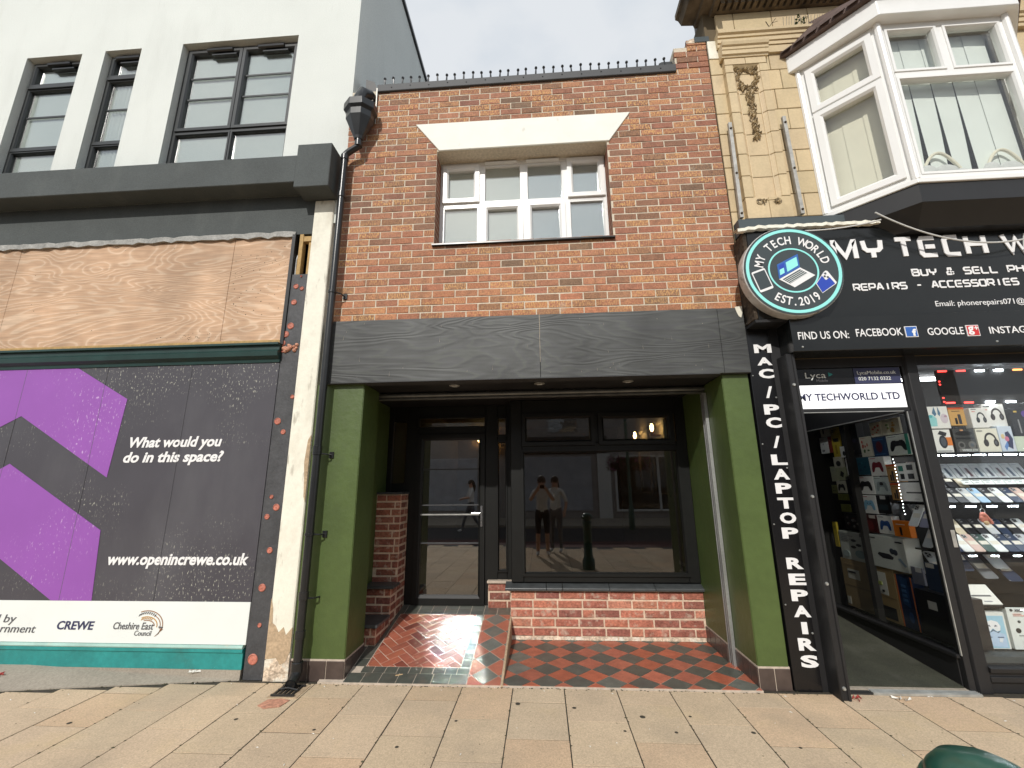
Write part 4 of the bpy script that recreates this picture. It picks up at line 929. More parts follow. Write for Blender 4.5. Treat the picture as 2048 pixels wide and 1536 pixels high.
# pilaster with sunk panel
b=MB(); px0,px1=3.835,4.262
zc=[3.975,4.21,4.45,4.70,4.95,5.20,5.45,5.70,5.80,5.885]
for i in range(len(zc)-1):
    z0,z1=zc[i]+.003,zc[i+1]-.003
    if z1<4.21 or z0>5.795: 
        xs=[px0,4.05,px1] if i%2==0 else [px0,px1]
        for j in range(len(xs)-1): b.box(xs[j]+.002,xs[j+1]-.002,-.062,.02,z0,z1,vary(TC,.05))
        continue
    for xa,xb in ((px0,3.915),(4.182,px1)): b.box(xa,xb,-.062,.02,z0,z1,vary(TC,.05))
    b.box(3.952,4.145,-.030,.02,z0,z1,vary((.58,.455,.275),.05))
    for s_,xa,xb in ((1,3.9152,3.9515),(-1,4.1818,4.1455)):
        c=vary((.60,.475,.30),.05)
        b._mesh([(xa,-.058,z0),(xb,-.028,z0),(xb,-.028,z1),(xa,-.058,z1),(xa,.02,z0),(xb,.02,z0),(xb,.02,z1),(xa,.02,z1)],[(0,1,2,3),(4,0,3,7),(1,5,6,2),(3,2,6,7),(0,4,5,1)],c)
for xa in (3.9455,4.1435): b.box(xa,xa+.008,-.040,-.02,4.215,5.76,vary((.68,.56,.38),.03))  # raised beads, the highlight along the panel put into their paler colour
b.box(3.99,4.11,-.068,-.055,4.168,4.178,TC)
b._mesh([(3.915,-.058,5.797),(4.182,-.058,5.797),(4.145,-.028,5.765),(3.952,-.028,5.765)],[(0,1,2,3)],TC)
PIL=b.build('pilaster',M('terracotta'),TB,bevel=.003)
MB().box(px0+.004,px1-.004,-.026,.019,3.98,5.88).box(px0+.004,3.912,-.057,-.0262,3.98,5.88).box(4.185,px1-.004,-.057,-.0262,3.98,5.88).build('pilaster_joint',M('terracotta_joint'),PIL)
MB().box(3.80,4.30,-.075,.05,3.952,3.974).build('pilaster_base',M('black_paint'),PIL)
cv=MB()
def leaf(x,z,a,L,wd,y=-.032,cup=.022):
    ca,sa=cos(a),sin(a)
    P=[(0,0,0),(L*.35,wd,cup*.7),(L,0,cup*.5),(L*.35,-wd,cup*.7),(L*.45,0,cup*1.6)]
    cv._mesh([(x+ca*u-sa*v,y-w_,z+sa*u+ca*v) for u,v,w_ in P],[(0,3,4),(3,2,4),(2,1,4),(1,0,4)])
for i in range(64):
    a=2*pi*i/64+random.uniform(-.1,.1); r=random.uniform(.072,.112); leaf(4.047+r*cos(a),5.635+r*1.12*sin(a),a+random.uniform(.8,1.9),random.uniform(.03,.045),random.uniform(.008,.014))
for i in range(40):
    a=2*pi*i/40; r=.10+random.uniform(-.018,.018); cv.ball((4.047+r*cos(a),-.042,5.635+r*1.12*sin(a)),random.uniform(.007,.013),4)
for sx in (-1,1):
    for i in range(14): leaf(4.047+sx*random.uniform(.05,.115),5.74+random.uniform(-.02,.025),random.uniform(0,6.3),.034,.010)
for i in range(10): leaf(4.047+random.uniform(-.08,.08),5.515+random.uniform(-.02,.02),random.uniform(3.4,6.0),.05,.014)
for i in range(70):
    t=i/69; z=5.50-.60*t; wd=.052*(1-.45*t)
    leaf(4.047+random.uniform(-wd,wd)*.8,z,random.choice([4.2,5.2,4.7])+random.uniform(-.5,.5),random.uniform(.03,.045),.012,cup=.03)
    if i%3==0: cv.ball((4.047+random.uniform(-wd,wd)*.6,-.05,z),random.uniform(.009,.015),4)
leaf(4.047,4.92,4.71,.06,.016); leaf(4.03,4.92,4.3,.05,.014); leaf(4.064,4.92,5.1,.05,.014)
cv.build('wreath_carving',M('terracotta_carving'),PIL,fix=False)
for x,s in ((3.965,1),(4.135,-1)):
    cv=MB()
    for r in (.030,.018): cv.tube([(x+r*cos(a*.7)*s,-.064,4.155+r*sin(a*.7)) for a in range(0,10)],.006,5)
    for i in range(5): leaf(x+s*.03+random.uniform(-.01,.02),4.15,random.uniform(0,6),.03,.01,y=-.064)
    cv.build('scroll_carving',M('terracotta_carving'),PIL,fix=False)
# capital and entablature mouldings
def mould(parent,name,prof,x0,x1,mt=None,c=TC):
    MB().prism(prof,'x',x0,x1,c).build(name,M(mt or 'terracotta'),parent)
mould(TB,'capital',[(.02,5.888),(-.07,5.888),(-.075,5.905),(-.090,5.912),(-.092,5.955),(-.10,5.962),(-.102,5.99),(-.118,6.0),(-.128,6.03),(-.13,6.05),(.02,6.05)],3.812,4.285)
mould(TB,'architrave',[(.02,6.056),(-.045,6.056),(-.048,6.095),(-.060,6.099),(-.063,6.145),(-.075,6.150),(-.078,6.175),(-.098,6.190),(-.102,6.215),(-.09,6.232),(.02,6.232)],3.80,9.5)
mould(TB,'return_moulding',[(.02,5.97),(-.03,5.97),(-.035,6.05),(.02,6.05)],4.287,4.75)
# overhanging cornice with its dark return on the left
cn=MB()
pf=[(.0,6.545),(-.05,6.545),(-.06,6.59),(-.16,6.60),(-.17,6.64),(-.30,6.65),(-.33,6.72),(-.36,6.74),(-.36,6.80),(.0,6.80)]
cn.prism([(y+.30-.30,z) for y,z in pf],'x',3.84,9.5)
cn.prism([(3.84+y,z) for y,z in pf],'y',-.30,.16)
for i in range(9): cn.box(3.69,3.775,.13-i*.05-.03,.13-i*.05,6.60,6.645)
for i in range(60): cn.box(3.86+i*.07,3.90+i*.07,-.13,-.05,6.545,6.60)
cn.build('cornice',M('cornice_shaded'),TB,fix=False)
MB().box(3.84,9.5,.0,.5,6.8,7.2).build('parapet',M('terracotta'),TB)
# weeds on the ledge
wd=thing('ledge_weed','small green weed growing on the ledge above the bay roof','plant',(4.66,-.09,6.23))
lm=MB()
for i in range(26):
    a=random.uniform(0,2*pi); x,y,z=4.66+random.uniform(-.05,.05),-.10+random.uniform(-.03,.03),6.235+random.uniform(.0,.07); L=.028
    lm._mesh([(x,y,z),(x+cos(a)*L*.5,y-.01,z+.012),(x+cos(a)*L,y,z+.018),(x+cos(a)*L*.5,y+.01,z+.003)],[(0,1,2,3)])
lm.build('foliage',M('leaf'),wd,fix=False); MB().tube([(4.66,-.09,6.232),(4.665,-.10,6.30)],.003,5).build('stem',M('moss'),wd)
wd=thing('ledge_weed','dry brown twig sprouting from the ledge over the wreath','plant',(4.33,-.09,6.23))
MB().tube([(4.33,-.09,6.232),(4.30,-.10,6.29)],.004,5).tube([(4.335,-.09,6.232),(4.40,-.11,6.31)],.003,5).tube([(4.36,-.10,6.265),(4.42,-.10,6.285)],.002,5).build('stem',M('rotten_wood'),wd)
# bird spikes on ledge
bs=MB()
for i in range(22): bs.tube([(4.48+i*.028,-.09,6.232),(4.48+i*.028+random.uniform(-.02,.02),-.13,6.30+.0)],.0022,4)
tag(bs.build('ledge_spikes',M('galv')),'row of thin wire bird spikes along the ledge beside the bay roof','bird spikes')

# bay window
BW=thing('bay_window','white framed canted bay window with cream vertical blinds over the phone shop','bay window',(5.6,-.2,3.7))
A=(4.585,0.0); B=(5.045,-.45); C_=(6.16,-.45); D_=(6.62,0.0)
def wallframe(p,q):
    """2-D frame of a bay side: returns map (u along, v outward, z) -> world"""
    d=Vector((q[0]-p[0],q[1]-p[1],0)); L=d.length; d.normalize(); n=Vector((d.y,-d.x,0))
    return L,(lambda u,v,z: (p[0]+d.x*u+n.x*v, p[1]+d.y*u+n.y*v, z))
def put(mb_src,T,mb_dst):
    n=len(mb_dst.v); mb_dst.v += [T(x,-y,z) for x,y,z in mb_src.v]
    for f,c,m in zip(mb_src.f,mb_src.c,mb_src.m): mb_dst.f.append([i+n for i in f]); mb_dst.c.append(c); mb_dst.m.append(m)
frm=MB(); gls=MB(); bls=MB(); 
ZB0,ZB1,ZTR=4.02,5.70,5.12
for k,(p,q) in enumerate(((A,B),(B,C_),(C_,D_))):
    L,T=wallframe(p,q)
    m=MB(); frame(m,0,L,ZB0,ZB1,0,.075,.07); put(m,T,frm)
    m=MB()
    if k==1:
        m.box(.06,L-.06,.004,.07,ZTR-.04,ZTR+.035); mid=L*.48; m.box(mid-.033,mid+.033,.004,.07,ZTR+.035,ZB1-.05)
        frame(m,.055,L-.055,ZB0+.05,ZTR-.03,-.006,.06,.03); frame(m,.055,mid-.028,ZTR+.03,ZB1-.055,-.006,.06,.03); frame(m,mid+.028,L-.055,ZTR+.03,ZB1-.055,-.006,.06,.03)
    else:
        frame(m,.06,L-.05,ZB0+.05,ZTR+.0,-.022,.06,.072); frame(m,.06,L-.05,ZTR+.02,ZB1-.05,-.022,.06,.072); m.box(.05,L-.05,.002,.07,ZTR-.02,ZTR+.04)
    put(m,T,frm)
    m=MB(); m.box(.07,L-.07,.036,.044,ZB0+.06,ZTR-.01); m.box(.07,L-.07,.036,.044,ZTR+.04,ZB1-.06); put(m,T,gls)
    # vertical blind slats
    u=.10
    n=6 if k!=1 else 10
    for i in range(n):
        wv=(L-.16)/n; m=MB(); u0=.08+i*wv; zt=ZB1-.05
        gap=.42 if (k==1 and i in (1,3,5)) else (.3 if k==0 and i==n-1 else .0); z0=ZB0+.02
        tz=[zt,ZTR+.08-.03*((i*37)%5)/5,4.6,z0]
        for j in range(3):
            s0=gap*max(0,(5.1-tz[j])/1.1)**1.2; s1=gap*max(0,(5.1-tz[j+1])/1.1)**1.2
            a0,b0=u0+wv*.02,u0+wv*(1.06-s0*1.6); a1,b1=u0+wv*.02,u0+wv*(1.06-s1*1.6)
            m.face([(a1,.126+.003*(i%2),tz[j+1]),(b1,.129+.003*(i%2),tz[j+1]),(b0,.129+.003*(i%2),tz[j]),(a0,.126+.003*(i%2),tz[j])],m=0 if k==1 else 1)
        put(m,T,bls)
FR=frm.build('window_frame',M('upvc'),BW,fix=False); gls.build('pane',M('glass_bay'),FR)
bls.build('blind',[M('curtain_cool'),M('curtain')],FR,fix=False)
cp=MB()
for p in (A,B,C_): cp.tube([(p[0]-.0,p[1]-.004,ZB0),(p[0],p[1]-.004,ZB1)],.028,8)
cp.build('corner_post',M('upvc'),FR,smooth=True)
def offs(d):  # plan polygon of the bay, grown by d
    return [(A[0]-d*.9,.02),(A[0]-d*.9,A[1]-d*.1),(B[0]-d*.41,B[1]-d),(C_[0]+d*.41,C_[1]-d),(D_[0]+d*.9,D_[1]-d*.1),(D_[0]+d*.9,.02)]
MB().prism(offs(.03),'z',3.975,4.018).build('sill',M('upvc'),BW,bevel=.004)
sf=MB(); P0=offs(.015); P1=offs(-.16)
sf.prism(offs(.012),'z',3.80,3.9745); n=6
sf._mesh([(*p,3.799) for p in offs(.012)]+[(*p,3.66) for p in P1],[(i,(i+1)%6,6+(i+1)%6,6+i) for i in range(6)]+[tuple(range(6,12))])
sf.build('apron',M('black_paint'),BW,fix=True)
MB().prism(offs(.10),'z',5.7005,5.90).build('eaves_board',M('upvc'),BW,bevel=.005)
rf=MB(); e=offs(.16); 
rv=[(*p,5.905) for p in e]+[(*p,5.945) for p in e]
rf._mesh(rv,[(5,4,3,2,1,0)]+[(i,(i+1)%6,6+(i+1)%6,6+i) for i in range(6)])
top=[(4.80,-.0,6.36),(6.40,-.0,6.36)]
rf._mesh([(*p,5.945) for p in e]+top,[(0,1,2,6),(2,3,7,6),(3,4,5,7),(1,0,6)])
rf.build('roof',M('roof_slate'),BW,fix=True)
sl=MB()
L=Vector((e[2][0]-e[1][0],e[2][1]-e[1][1],0)).length
for i in range(7):
    t0,t1=i/7,(i+1)/7
    a=Vector((*e[1],5.935)).lerp(Vector((*e[2],5.935)),t0+.01); b_=Vector((*e[1],5.935)).lerp(Vector((*e[2],5.935)),t1-.01)
    u_=Vector((.10,.09,.12)); sl._mesh([a+Vector((-.02,-.02,0)),b_+Vector((-.02,-.02,0)),b_+u_,a+u_],[(0,1,2,3)]); sl._mesh([a+Vector((-.02,-.02,-.012)),b_+Vector((-.02,-.02,-.012)),b_+Vector((-.02,-.02,0)),a+Vector((-.02,-.02,0))],[(0,1,2,3)])
for i in range(9):
    x0_=e[2][0]+(e[3][0]-e[2][0])*i/9+.006; x1_=e[2][0]+(e[3][0]-e[2][0])*(i+1)/9-.006
    sl._mesh([(x0_,e[2][1]-.02,5.935),(x1_,e[2][1]-.02,5.935),(x1_,e[2][1]+.12,6.03),(x0_,e[2][1]+.12,6.03),(x0_,e[2][1]-.02,5.923),(x1_,e[2][1]-.02,5.923)],[(0,1,2,3),(4,5,1,0)])
sl.build('slate',M('roof_slate'),BW,fix=False)
# room behind the bay
MB().prism([(4.64,.02),(5.07,-.41),(6.13,-.41),(6.55,.02)],'z',4.019,4.07).build('window_board',M('upvc'),BW)
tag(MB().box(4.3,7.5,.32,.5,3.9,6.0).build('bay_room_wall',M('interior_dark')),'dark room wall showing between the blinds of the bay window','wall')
# plush toys / hoops on the window board
def hoop(x,lab):
    t=thing('soft_toy',lab,'soft toy',(x,-.37,4.07),'soft toys on the bay window board')
    MB().tube([(x-.20+.40*i/16, -.365, 4.07+.27*sin(pi*i/16)) for i in range(17)],.013,8).build('hoop',M('curtain'),t,smooth=True)
    b=MB(); b.ball((x-.12,-.372,4.135),.075,8,sc=(1,.42,1.05)); b.build('body',M('cloth_white'),t,smooth=True)
    b=MB(); b.ball((x+.03,-.372,4.14),.085,8,sc=(1.2,.38,.85)); b.build('head',M('cloth_white'),t,smooth=True)
    b=MB(); b.ball((x+.15,-.372,4.11),.06,8,sc=(1,.5,1)); b.build('paw',M('cloth_white'),t,smooth=True)
hoop(5.36,'pale round soft toy under a looped hoop, near the canted corner of the bay window'); hoop(5.88,'pale round soft toy under a looped hoop, further right on the bay window board')

# metal rods fixed on the terracotta
def rod(x0,z0,x1,z1,lab,y=-.075):
    t=thing('metal_channel',lab,'metal channel',(x0,y,z0),'old metal channels left on the terracotta wall')
    d=.017; m=MB(); m._mesh([(x0-d,y,z0),(x0+d,y,z0),(x1+d,y,z1),(x1-d,y,z1),(x0-d,y+.03,z0),(x0+d,y+.03,z0),(x1+d,y+.03,z1),(x1-d,y+.03,z1)],[(0,1,2,3),(0,4,5,1),(1,5,6,2),(2,6,7,3),(3,7,4,0)])
    m.build('channel',M('galv'),t,bevel=.002)
    m=MB()
    for q in (.04,.45,.93): m.lathe([(.012,0),(.010,-.008),(.004,-.010)],(x0+(x1-x0)*q,y,z0+(z1-z0)*q),10,'y')
    m.build('bolt',M('rotten_wood'),t)
rod(3.775,3.99,3.795,5.075,'grey metal channel on the left edge of the carved pilaster'); rod(4.335,4.0,4.325,5.11,'twisted grey metal channel between the carved pilaster and the bay window')

# ================================================================== PHONE SHOP FRONT
SS=thing('shop_sign','black fascia sign with white techno lettering above the phone shop','sign',(6,-.07,2.93))
MB().box(3.725,9.5,-.195,.02,2.908,3.745).build('sign_panel',M('fascia_vinyl'),SS,bevel=.003)
for i,(ch,x,wd_) in enumerate([('M',4.429,.218),('Y',4.680,.189),('T',4.954,.172),('E',5.158,.160),('C',5.358,.150),('H',5.537,.181),('W',5.835,.242),('O',6.13,.18),('R',6.35,.17),('L',6.56,.16),('D',6.76,.18)]):
    mb=MB(); w_=.040; h=.205
    for k_,st_ in enumerate(STROKES[ch]): ribbon(mb,[(x+w_/2+p[0]*(wd_-w_),3.427+w_/2+p[1]*(h-w_)) for p in st_],w_,-.1953,.008,k_)
    mb.build('sign_letter',M('print_white'),SS,fix=False)
techno(SS,'lettering','BUY & SELL PHONES',M('print_white'),5.059,3.254,.071,.0702,.052,.0138,-.1953)
techno(SS,'lettering','REPAIRS - ACCESSORIES',M('print_white'),4.553,3.137,.069,.0640,.048,.0132,-.1953)
text(SS,'lettering','Email: phonerepairs071@',M('print_white'),5.182,5.886,2.972,.047,y=-.1953)
MB().box(3.72,9.5,-.10,.02,3.80,3.95).build('top_board',M('print_slate'),SS)
rt=MB().box(3.690,3.7245,-.20,.05,2.905,3.755); rt.build('end_board',M('rotten_wood'),SS,bevel=.012)
le=MB(); n=40
pts=[(3.635+(4.86-3.635)*i/n, 3.757+.022*min(1,i/6)+.004*sin(i*2.3)) for i in range(n+1)]
for i in range(n):
    (xa,za),(xb,zb)=pts[i],pts[i+1]; ya,yb=-.235+.006*sin(i*1.7),-.235+.006*sin((i+1)*1.7)
    le.face([(xa,ya,za-.016),(xb,yb,zb-.016),(xb,yb,zb+.014),(xa,ya,za+.014)]); le.face([(xa,ya,za+.014),(xb,yb,zb+.014),(xb,-.09,zb+.05),(xa,-.09,za+.05)]); le.face([(xa,ya,za-.016),(xa,-.19,za-.016),(xb,-.19,zb-.016),(xb,yb,zb-.016)])
le.build('lead_flashing',M('cream_paint'),SS,fix=False)
# wire brush of bird spikes and slack cables
def sag(p,q,d,n=24): return [tuple(p[k]+(q[k]-p[k])*i/n-(d*4*(i/n)*(1-i/n) if k==2 else 0) for k in range(3)) for i in range(n+1)]
tag(MB().tube(sag((4.10,-.24,3.72),(4.80,-.32,3.74),.03),.006,6).build('cable',M('cable_white'),smooth=True),'short grey cable looping above the round sign','cable')
tag(MB().tube(sag((4.75,-.34,3.80),(6.62,-.27,3.83),.33),.007,6).build('cable',M('cable_white'),smooth=True),'long grey cable sagging across the big sign letters','cable')
# round sign
RS=thing('round_sign','round black sign with aqua rings and a laptop picture on the shop fascia','sign',(4.012,-.2,2.88)); cx,cz,ys=4.012,3.304,-.302
MB().lathe([(.413,-.003),(.415,-.006),(.415,-.098),(.409,-.104)],(cx,ys+.107,cz),56,'y').build('rim',M('sign_rim'),RS,smooth=True)
MB().lathe([(.4085,0),(.4085,-.004)],(cx,ys+.0028,cz),56,'y').build('face',M('sign_face'),RS,smooth=True)
def ringm(r0,r1,name):
    n=64; m=MB()
    for i in range(n):
        a,b_=2*pi*i/n,2*pi*(i+1)/n
        q=[(cx+r0*cos(a),cz+r0*sin(a)),(cx+r1*cos(a),cz+r1*sin(a)),(cx+r1*cos(b_),cz+r1*sin(b_)),(cx+r0*cos(b_),cz+r0*sin(b_))]
        m._mesh([(p[0],ys-.004,p[1]) for p in q]+[(p[0],ys-.001,p[1]) for p in q],[(0,1,2,3),(0,4,7,3),(1,5,6,2)])
    m.build(name,M('print_aqua'),RS,fix=False)
ringm(.367,.393,'outer_ring'); ringm(.195,.2085,'inner_ring')
def arctext(s,r,a0,a1,h,inward):
    mb=MB(); n=len(s); th=.0
    for i,ch in enumerate(s):
        if ch==' ': continue
        cu=bpy.data.curves.new('a','FONT'); cu.body=ch; cu.offset=.02; ob=bpy.data.objects.new('a',cu); COL.objects.link(ob)
        me=bpy.data.meshes.new_from_object(ob.evaluated_get(bpy.context.evaluated_depsgraph_get())); bpy.data.objects.remove(ob); bpy.data.curves.remove(cu)
        a=RAD(a0+(a1-a0)*(i/(n-1))); xs=[v.co.x for v in me.vertices]; mid=(min(xs)+max(xs))/2; k=h/.72; base=len(mb.v)
        for v in me.vertices:
            u,v_=(v.co.x-mid)*k*.78,v.co.y*k-h/2
            if not inward: ex,ez=(sin(a),-cos(a)),(cos(a),sin(a))      # text reads clockwise on top
            else: ex,ez=(-sin(a),cos(a)),(-cos(a),-sin(a))
            mb.v.append((cx+r*cos(a)+ex[0]*u+ez[0]*v_, ys-.004, cz+r*sin(a)+ex[1]*u+ez[1]*v_))
        for p in me.polygons: mb.f.append([base+q for q in p.vertices]); mb.c.append(None); mb.m.append(0)
        bpy.data.meshes.remove(me)
    mb.build('lettering',M('print_white'),RS,fix=False)
arctext('MY TECH WORLD',.287,166,17,.075,False); arctext('EST.2019',.287,236,302,.075,True)
kx=.965
def P(pts,name,mt,a=-.0045,b_=-.0012): MB().prism([(cx+(x-4.092)*kx,cz+(z-3.368)*kx) for x,z in pts],'y',ys+a,ys+b_).build(name,M(mt),RS)
def rr(o,u,v,w,h,r=.012,n=4):
    o,u,v=Vector(o),Vector(u).normalized(),Vector(v).normalized(); out=[]
    for (sx,sz,a0) in ((w-r,h-r,0),(r,h-r,90),(r,r,180),(w-r,r,270)):
        for i in range(n+1):
            a=RAD(a0+90*i/n); q=o+u*(sx+r*cos(a))+v*(sz+r*sin(a)); out.append((q.x,q.y))
    return out
P([(3.959,3.428),(4.150,3.525),(4.150,3.395),(3.957,3.288)],'laptop_lid','print_blue')
P([(3.972,3.418),(4.02,3.443),(4.02,3.335),(3.970,3.308)],'laptop_window','print_royal',-.0055,-.0046)
P([(4.035,3.445),(4.135,3.497),(4.137,3.412),(4.037,3.353)],'laptop_window','print_aqua',-.0055,-.0046)
P([(3.972,3.375),(4.012,3.395),(4.012,3.345),(3.970,3.322)],'laptop_window','print_aqua',-.0062,-.0056)
P([(3.957,3.285),(4.150,3.392),(4.268,3.312),(4.078,3.203)],'laptop_deck','print_white')
P([(3.985,3.283),(4.147,3.373),(4.205,3.333),(4.045,3.240)],'laptop_keyboard','print_slate',-.0055,-.0046)
for q in range(4):
    a,b_=(3.998+q*.014,3.2765-q*.0098),(4.155+q*.014,3.363-q*.0098)
    P([a,b_,(b_[0]+.004,b_[1]-.003),(a[0]+.004,a[1]-.003)],'laptop_key_row','poster_white',-.0062,-.0056)
U_,V_=Vector((.119,.043)).normalized(),Vector((-.054,.196)).normalized(); O_=Vector((3.780,3.163))
P(rr(O_,U_,V_,.127,.203),'tablet_body','print_white'); P(rr(O_+U_*.009+V_*.022,U_,V_,.109,.164,.004),'tablet_screen','sign_face',-.0055,-.0046)
P([(4.301,3.138),(4.428,3.222),(4.436,3.236),(4.378,3.345),(4.362,3.352),(4.345,3.340),(4.262,3.232),(4.262,3.226)],'phone_edge','print_white')
P([(4.301,3.144),(4.420,3.224),(4.363,3.322),(4.340,3.328),(4.267,3.230)],'phone_back','print_royal',-.0055,-.0046)
P([(4.320,3.306),(4.362,3.346),(4.392,3.296),(4.388,3.288),(4.352,3.262),(4.344,3.264)],'phone_camera','print_white',-.0064,-.0056)
for q in ((4.352,3.322),(4.368,3.287),(4.343,3.295)): MB().lathe([(.010,0),(.010,-.0012)],(cx+(q[0]-4.092)*kx,ys-.0065,cz+(q[1]-3.368)*kx),10,'y').build('phone_lens',M('print_slate'),RS)
tagl=MB().prism([(3.69,-.02),(3.69,-.20),(3.955,-.20),(4.0,-.02)],'z',2.880,2.9045); 
tag(tagl.build('sign_bracket',M('black_paint')),'small black shelf bracket under the round sign','bracket')
# shutter box with the social line
SB=thing('shutter_box','black shutter box carrying white social media lettering below the main sign','sign',(6,-.1,2.6))
MB().box(3.959,9.5,-.22,.05,2.602,2.9045).build('box',M('fascia_vinyl'),SB,bevel=.004)
text(SB,'lettering','FIND US ON:',M('print_white'),4.007,4.417,2.705,.066,y=-.2203,bold=.006); text(SB,'lettering','FACEBOOK',M('print_white'),4.477,4.847,2.716,.066,y=-.2203,bold=.006)
text(SB,'lettering','GOOGLE',M('print_white'),5.043,5.325,2.710,.062,y=-.2203,bold=.006); text(SB,'lettering','INSTAGRAM',M('print_white'),5.523,5.973,2.707,.058,y=-.2203,bold=.006)
MB().box(4.865,4.962,-.226,-.2203,2.697,2.791).build('icon_border',M('print_white'),SB); MB().box(4.871,4.956,-.2285,-.2262,2.703,2.785).build('icon_square',M('print_blue'),SB)
text(SB,'icon_letter','f',M('print_white'),4.915,4.949,2.704,.062,y=-.2286,bold=.05,thick=.002)
MB().box(5.344,5.442,-.226,-.2203,2.690,2.785).build('icon_border',M('print_white'),SB); MB().box(5.350,5.436,-.2285,-.2262,2.696,2.779).build('icon_square',M('print_red'),SB)
text(SB,'icon_letter','g',M('print_white'),5.353,5.399,2.722,.05,y=-.2286,bold=.03,thick=.002,ref='x'); text(SB,'icon_letter','+',M('print_white'),5.405,5.433,2.735,.045,y=-.2286,bold=.03,thick=.002)
bt=MB()
for x in (4.03,5.56,5.85): bt.lathe([(.009,0),(.006,-.006)],(x,-.2205,2.64),10,'y')
bt.build('bolt',M('alloy'),SB)
# vertical sign board
VS=thing('vertical_sign','tall narrow black board with stacked white repair lettering beside the green pier','sign',(3.77,-.02,0))
MB().box(3.672,3.872,-.022,.10,0,2.93).build('board',M('black_gloss'),VS,bevel=.003)
for ch,zt,zb in [('M',2.736,2.656),('A',2.614,2.541),('C',2.508,2.422),('/',2.35,2.247),('P',2.19,2.102),('C',2.076,1.986),('/',1.917,1.816),('L',1.761,1.674),('A',1.641,1.555),('P',1.527,1.442),('T',1.41,1.323),('O',1.292,1.206),('P',1.175,1.09),('R',.946,.861),('E',.827,.743),('P',.71,.627),('A',.595,.513),('I',.478,.394),('R',.366,.28),('S',.249,.164)]:
    hw={'/':.030,'I':.022,'M':.075}.get(ch,.064); text(VS,'sign_letter',ch,M('print_white'),3.806-hw,3.806+hw,zb,zt-zb,y=-.0222,bold=.045 if ch not in '/' else .03,ref=ch)
b=MB()
for z in (2.45,1.85,1.2,.6): b.lathe([(.007,0),(.004,-.005)],(3.69,-.022,z),8,'y'); b.lathe([(.008,0),(.005,-.006)],(3.86,-.022,z-.2),8,'y')
b.build('screw',M('alloy'),VS)
PS=thing('phone_shop','black framed phone shop front with an open lobby and glazed display windows','shop',(5.4,0,0))
jb=MB(); jb.box(3.918,3.987,-.155,.02,0,2.601); jb.box(3.9855,4.02,-.02,1.66,.0,2.56); jb.box(3.918,3.930,-.165,-.1552,0,2.6); jb.box(3.965,3.985,-.165,-.1552,0,2.6); jb.build('jamb',M('black_paint'),PS,bevel=.004)
for z in (2.33,1.42,.78,.08): MB().lathe([(.014,0),(.010,-.010)],(3.947,-.1555,z),10,'y').build('bolt',M('alloy'),PS)
sd=MB(); sd.box(3.8725,4.0195,-.012,.045,.0,2.94); sd.box(4.02,9.5,.021,.10,2.515,2.93); sd.box(3.99,9.5,.05,1.66,2.935,3.0); sd.box(4.02,5.0,1.62,1.70,-.05,2.93); sd.box(4.021,4.93,.10,1.62,2.60,2.66)
sd.build('lobby_lining',M('black_paint'),PS)
# header sign
MB().box(4.085,4.955,.030,.055,2.362,2.507).build('header_panel',M('black_gloss'),PS); MB().box(4.572,4.955,.026,.031,2.366,2.505).build('header_blue_panel',M('print_navy'),PS)
MB().box(4.07,4.96,.030,.06,2.153,2.3605).build('lightbox',M('lightbox'),PS)
text(PS,'lettering','Lyca',M('poster_white'),4.160,4.335,2.425,.052,y=.0297,ref='L'); text(PS,'lettering','Mobile',M('print_grey'),4.25,4.345,2.390,.022,y=.0297)
MB().prism([(4.358,2.437),(4.385,2.447),(4.395,2.455),(4.385,2.464),(4.358,2.474)],'y',.0275,.0297).build('arrow_mark',M('teal_paint'),PS)
text(PS,'lettering','LycaMobile.co.uk',M('poster_white'),4.600,4.922,2.448,.030,y=.0257); text(PS,'lettering','020 7132 0322',M('poster_white'),4.602,4.870,2.394,.030,y=.0257)
text(PS,'lettering','MY TECHWORLD LTD',M('print_navy'),4.078,4.915,2.222,.063,y=.0297,bold=.016)
MB().box(4.02,5.0,.03,.07,2.118,2.152).build('header_rail',M('black_paint'),PS,bevel=.003); MB().box(4.02,4.92,.025,.030,2.115,2.121).build('rail_trim',M('alloy'),PS)
# side window of the lobby
sw=MB(); sw.box(4.93,4.975,-.0,.05,.0,2.115); sw.box(4.93,4.975,1.53,1.60,.0,2.60); sw.box(4.925,4.985,.051,1.53,.0,.225); sw.box(4.905,4.99,.02,1.60,.2252,.252); sw.box(4.93,4.975,.051,1.53,2.105,2.60)
sw.build('side_window_frame',M('black_paint'),PS,bevel=.004)
MB().box(4.922,4.929,.0,.012,.25,2.11).box(4.921,4.93,.05,1.53,2.108,2.118).build('frame_trim',M('alloy'),PS)
MB().box(4.948,4.956,.05,1.53,.252,2.105).build('side_pane',M('glass_clear'),PS)
cp=MB().prism([(5.005,.0),(5.09,.0),(5.09,.05),(4.976,.05)],'z',.0,2.93); cp.box(4.976,5.005,.02,.05,.25,2.515); cp.build('corner_post',M('black_paint'),PS,bevel=.003)
MB().box(5.045,5.075,-.006,-.0005,1.02,1.15).build('letter_plate',M('galv'),PS,bevel=.002)
st_=MB(); st_.prism([(.05,.0),(.02,.0),(.02,.075),(-.005,.08),(-.005,.115),(.01,.12),(.01,.14),(-.015,.145),(-.02,.175),(.0,.185),(.05,.19)],'x',5.0895,9.5); st_.prism([(.05,-.05),(.03,-.05),(.03,.0),(.05,.0)],'x',5.08,9.5); st_.build('stall_riser',M('black_paint'),PS,bevel=.002)
MB().box(5.09,9.5,.012,.020,.19,2.515).build('front_pane',M('glass_clear'),PS)
dp=MB(); dp.box(5.09,9.4,.0505,.9,.19,.232); dp.build('display_base',M('render_grey'),PS)
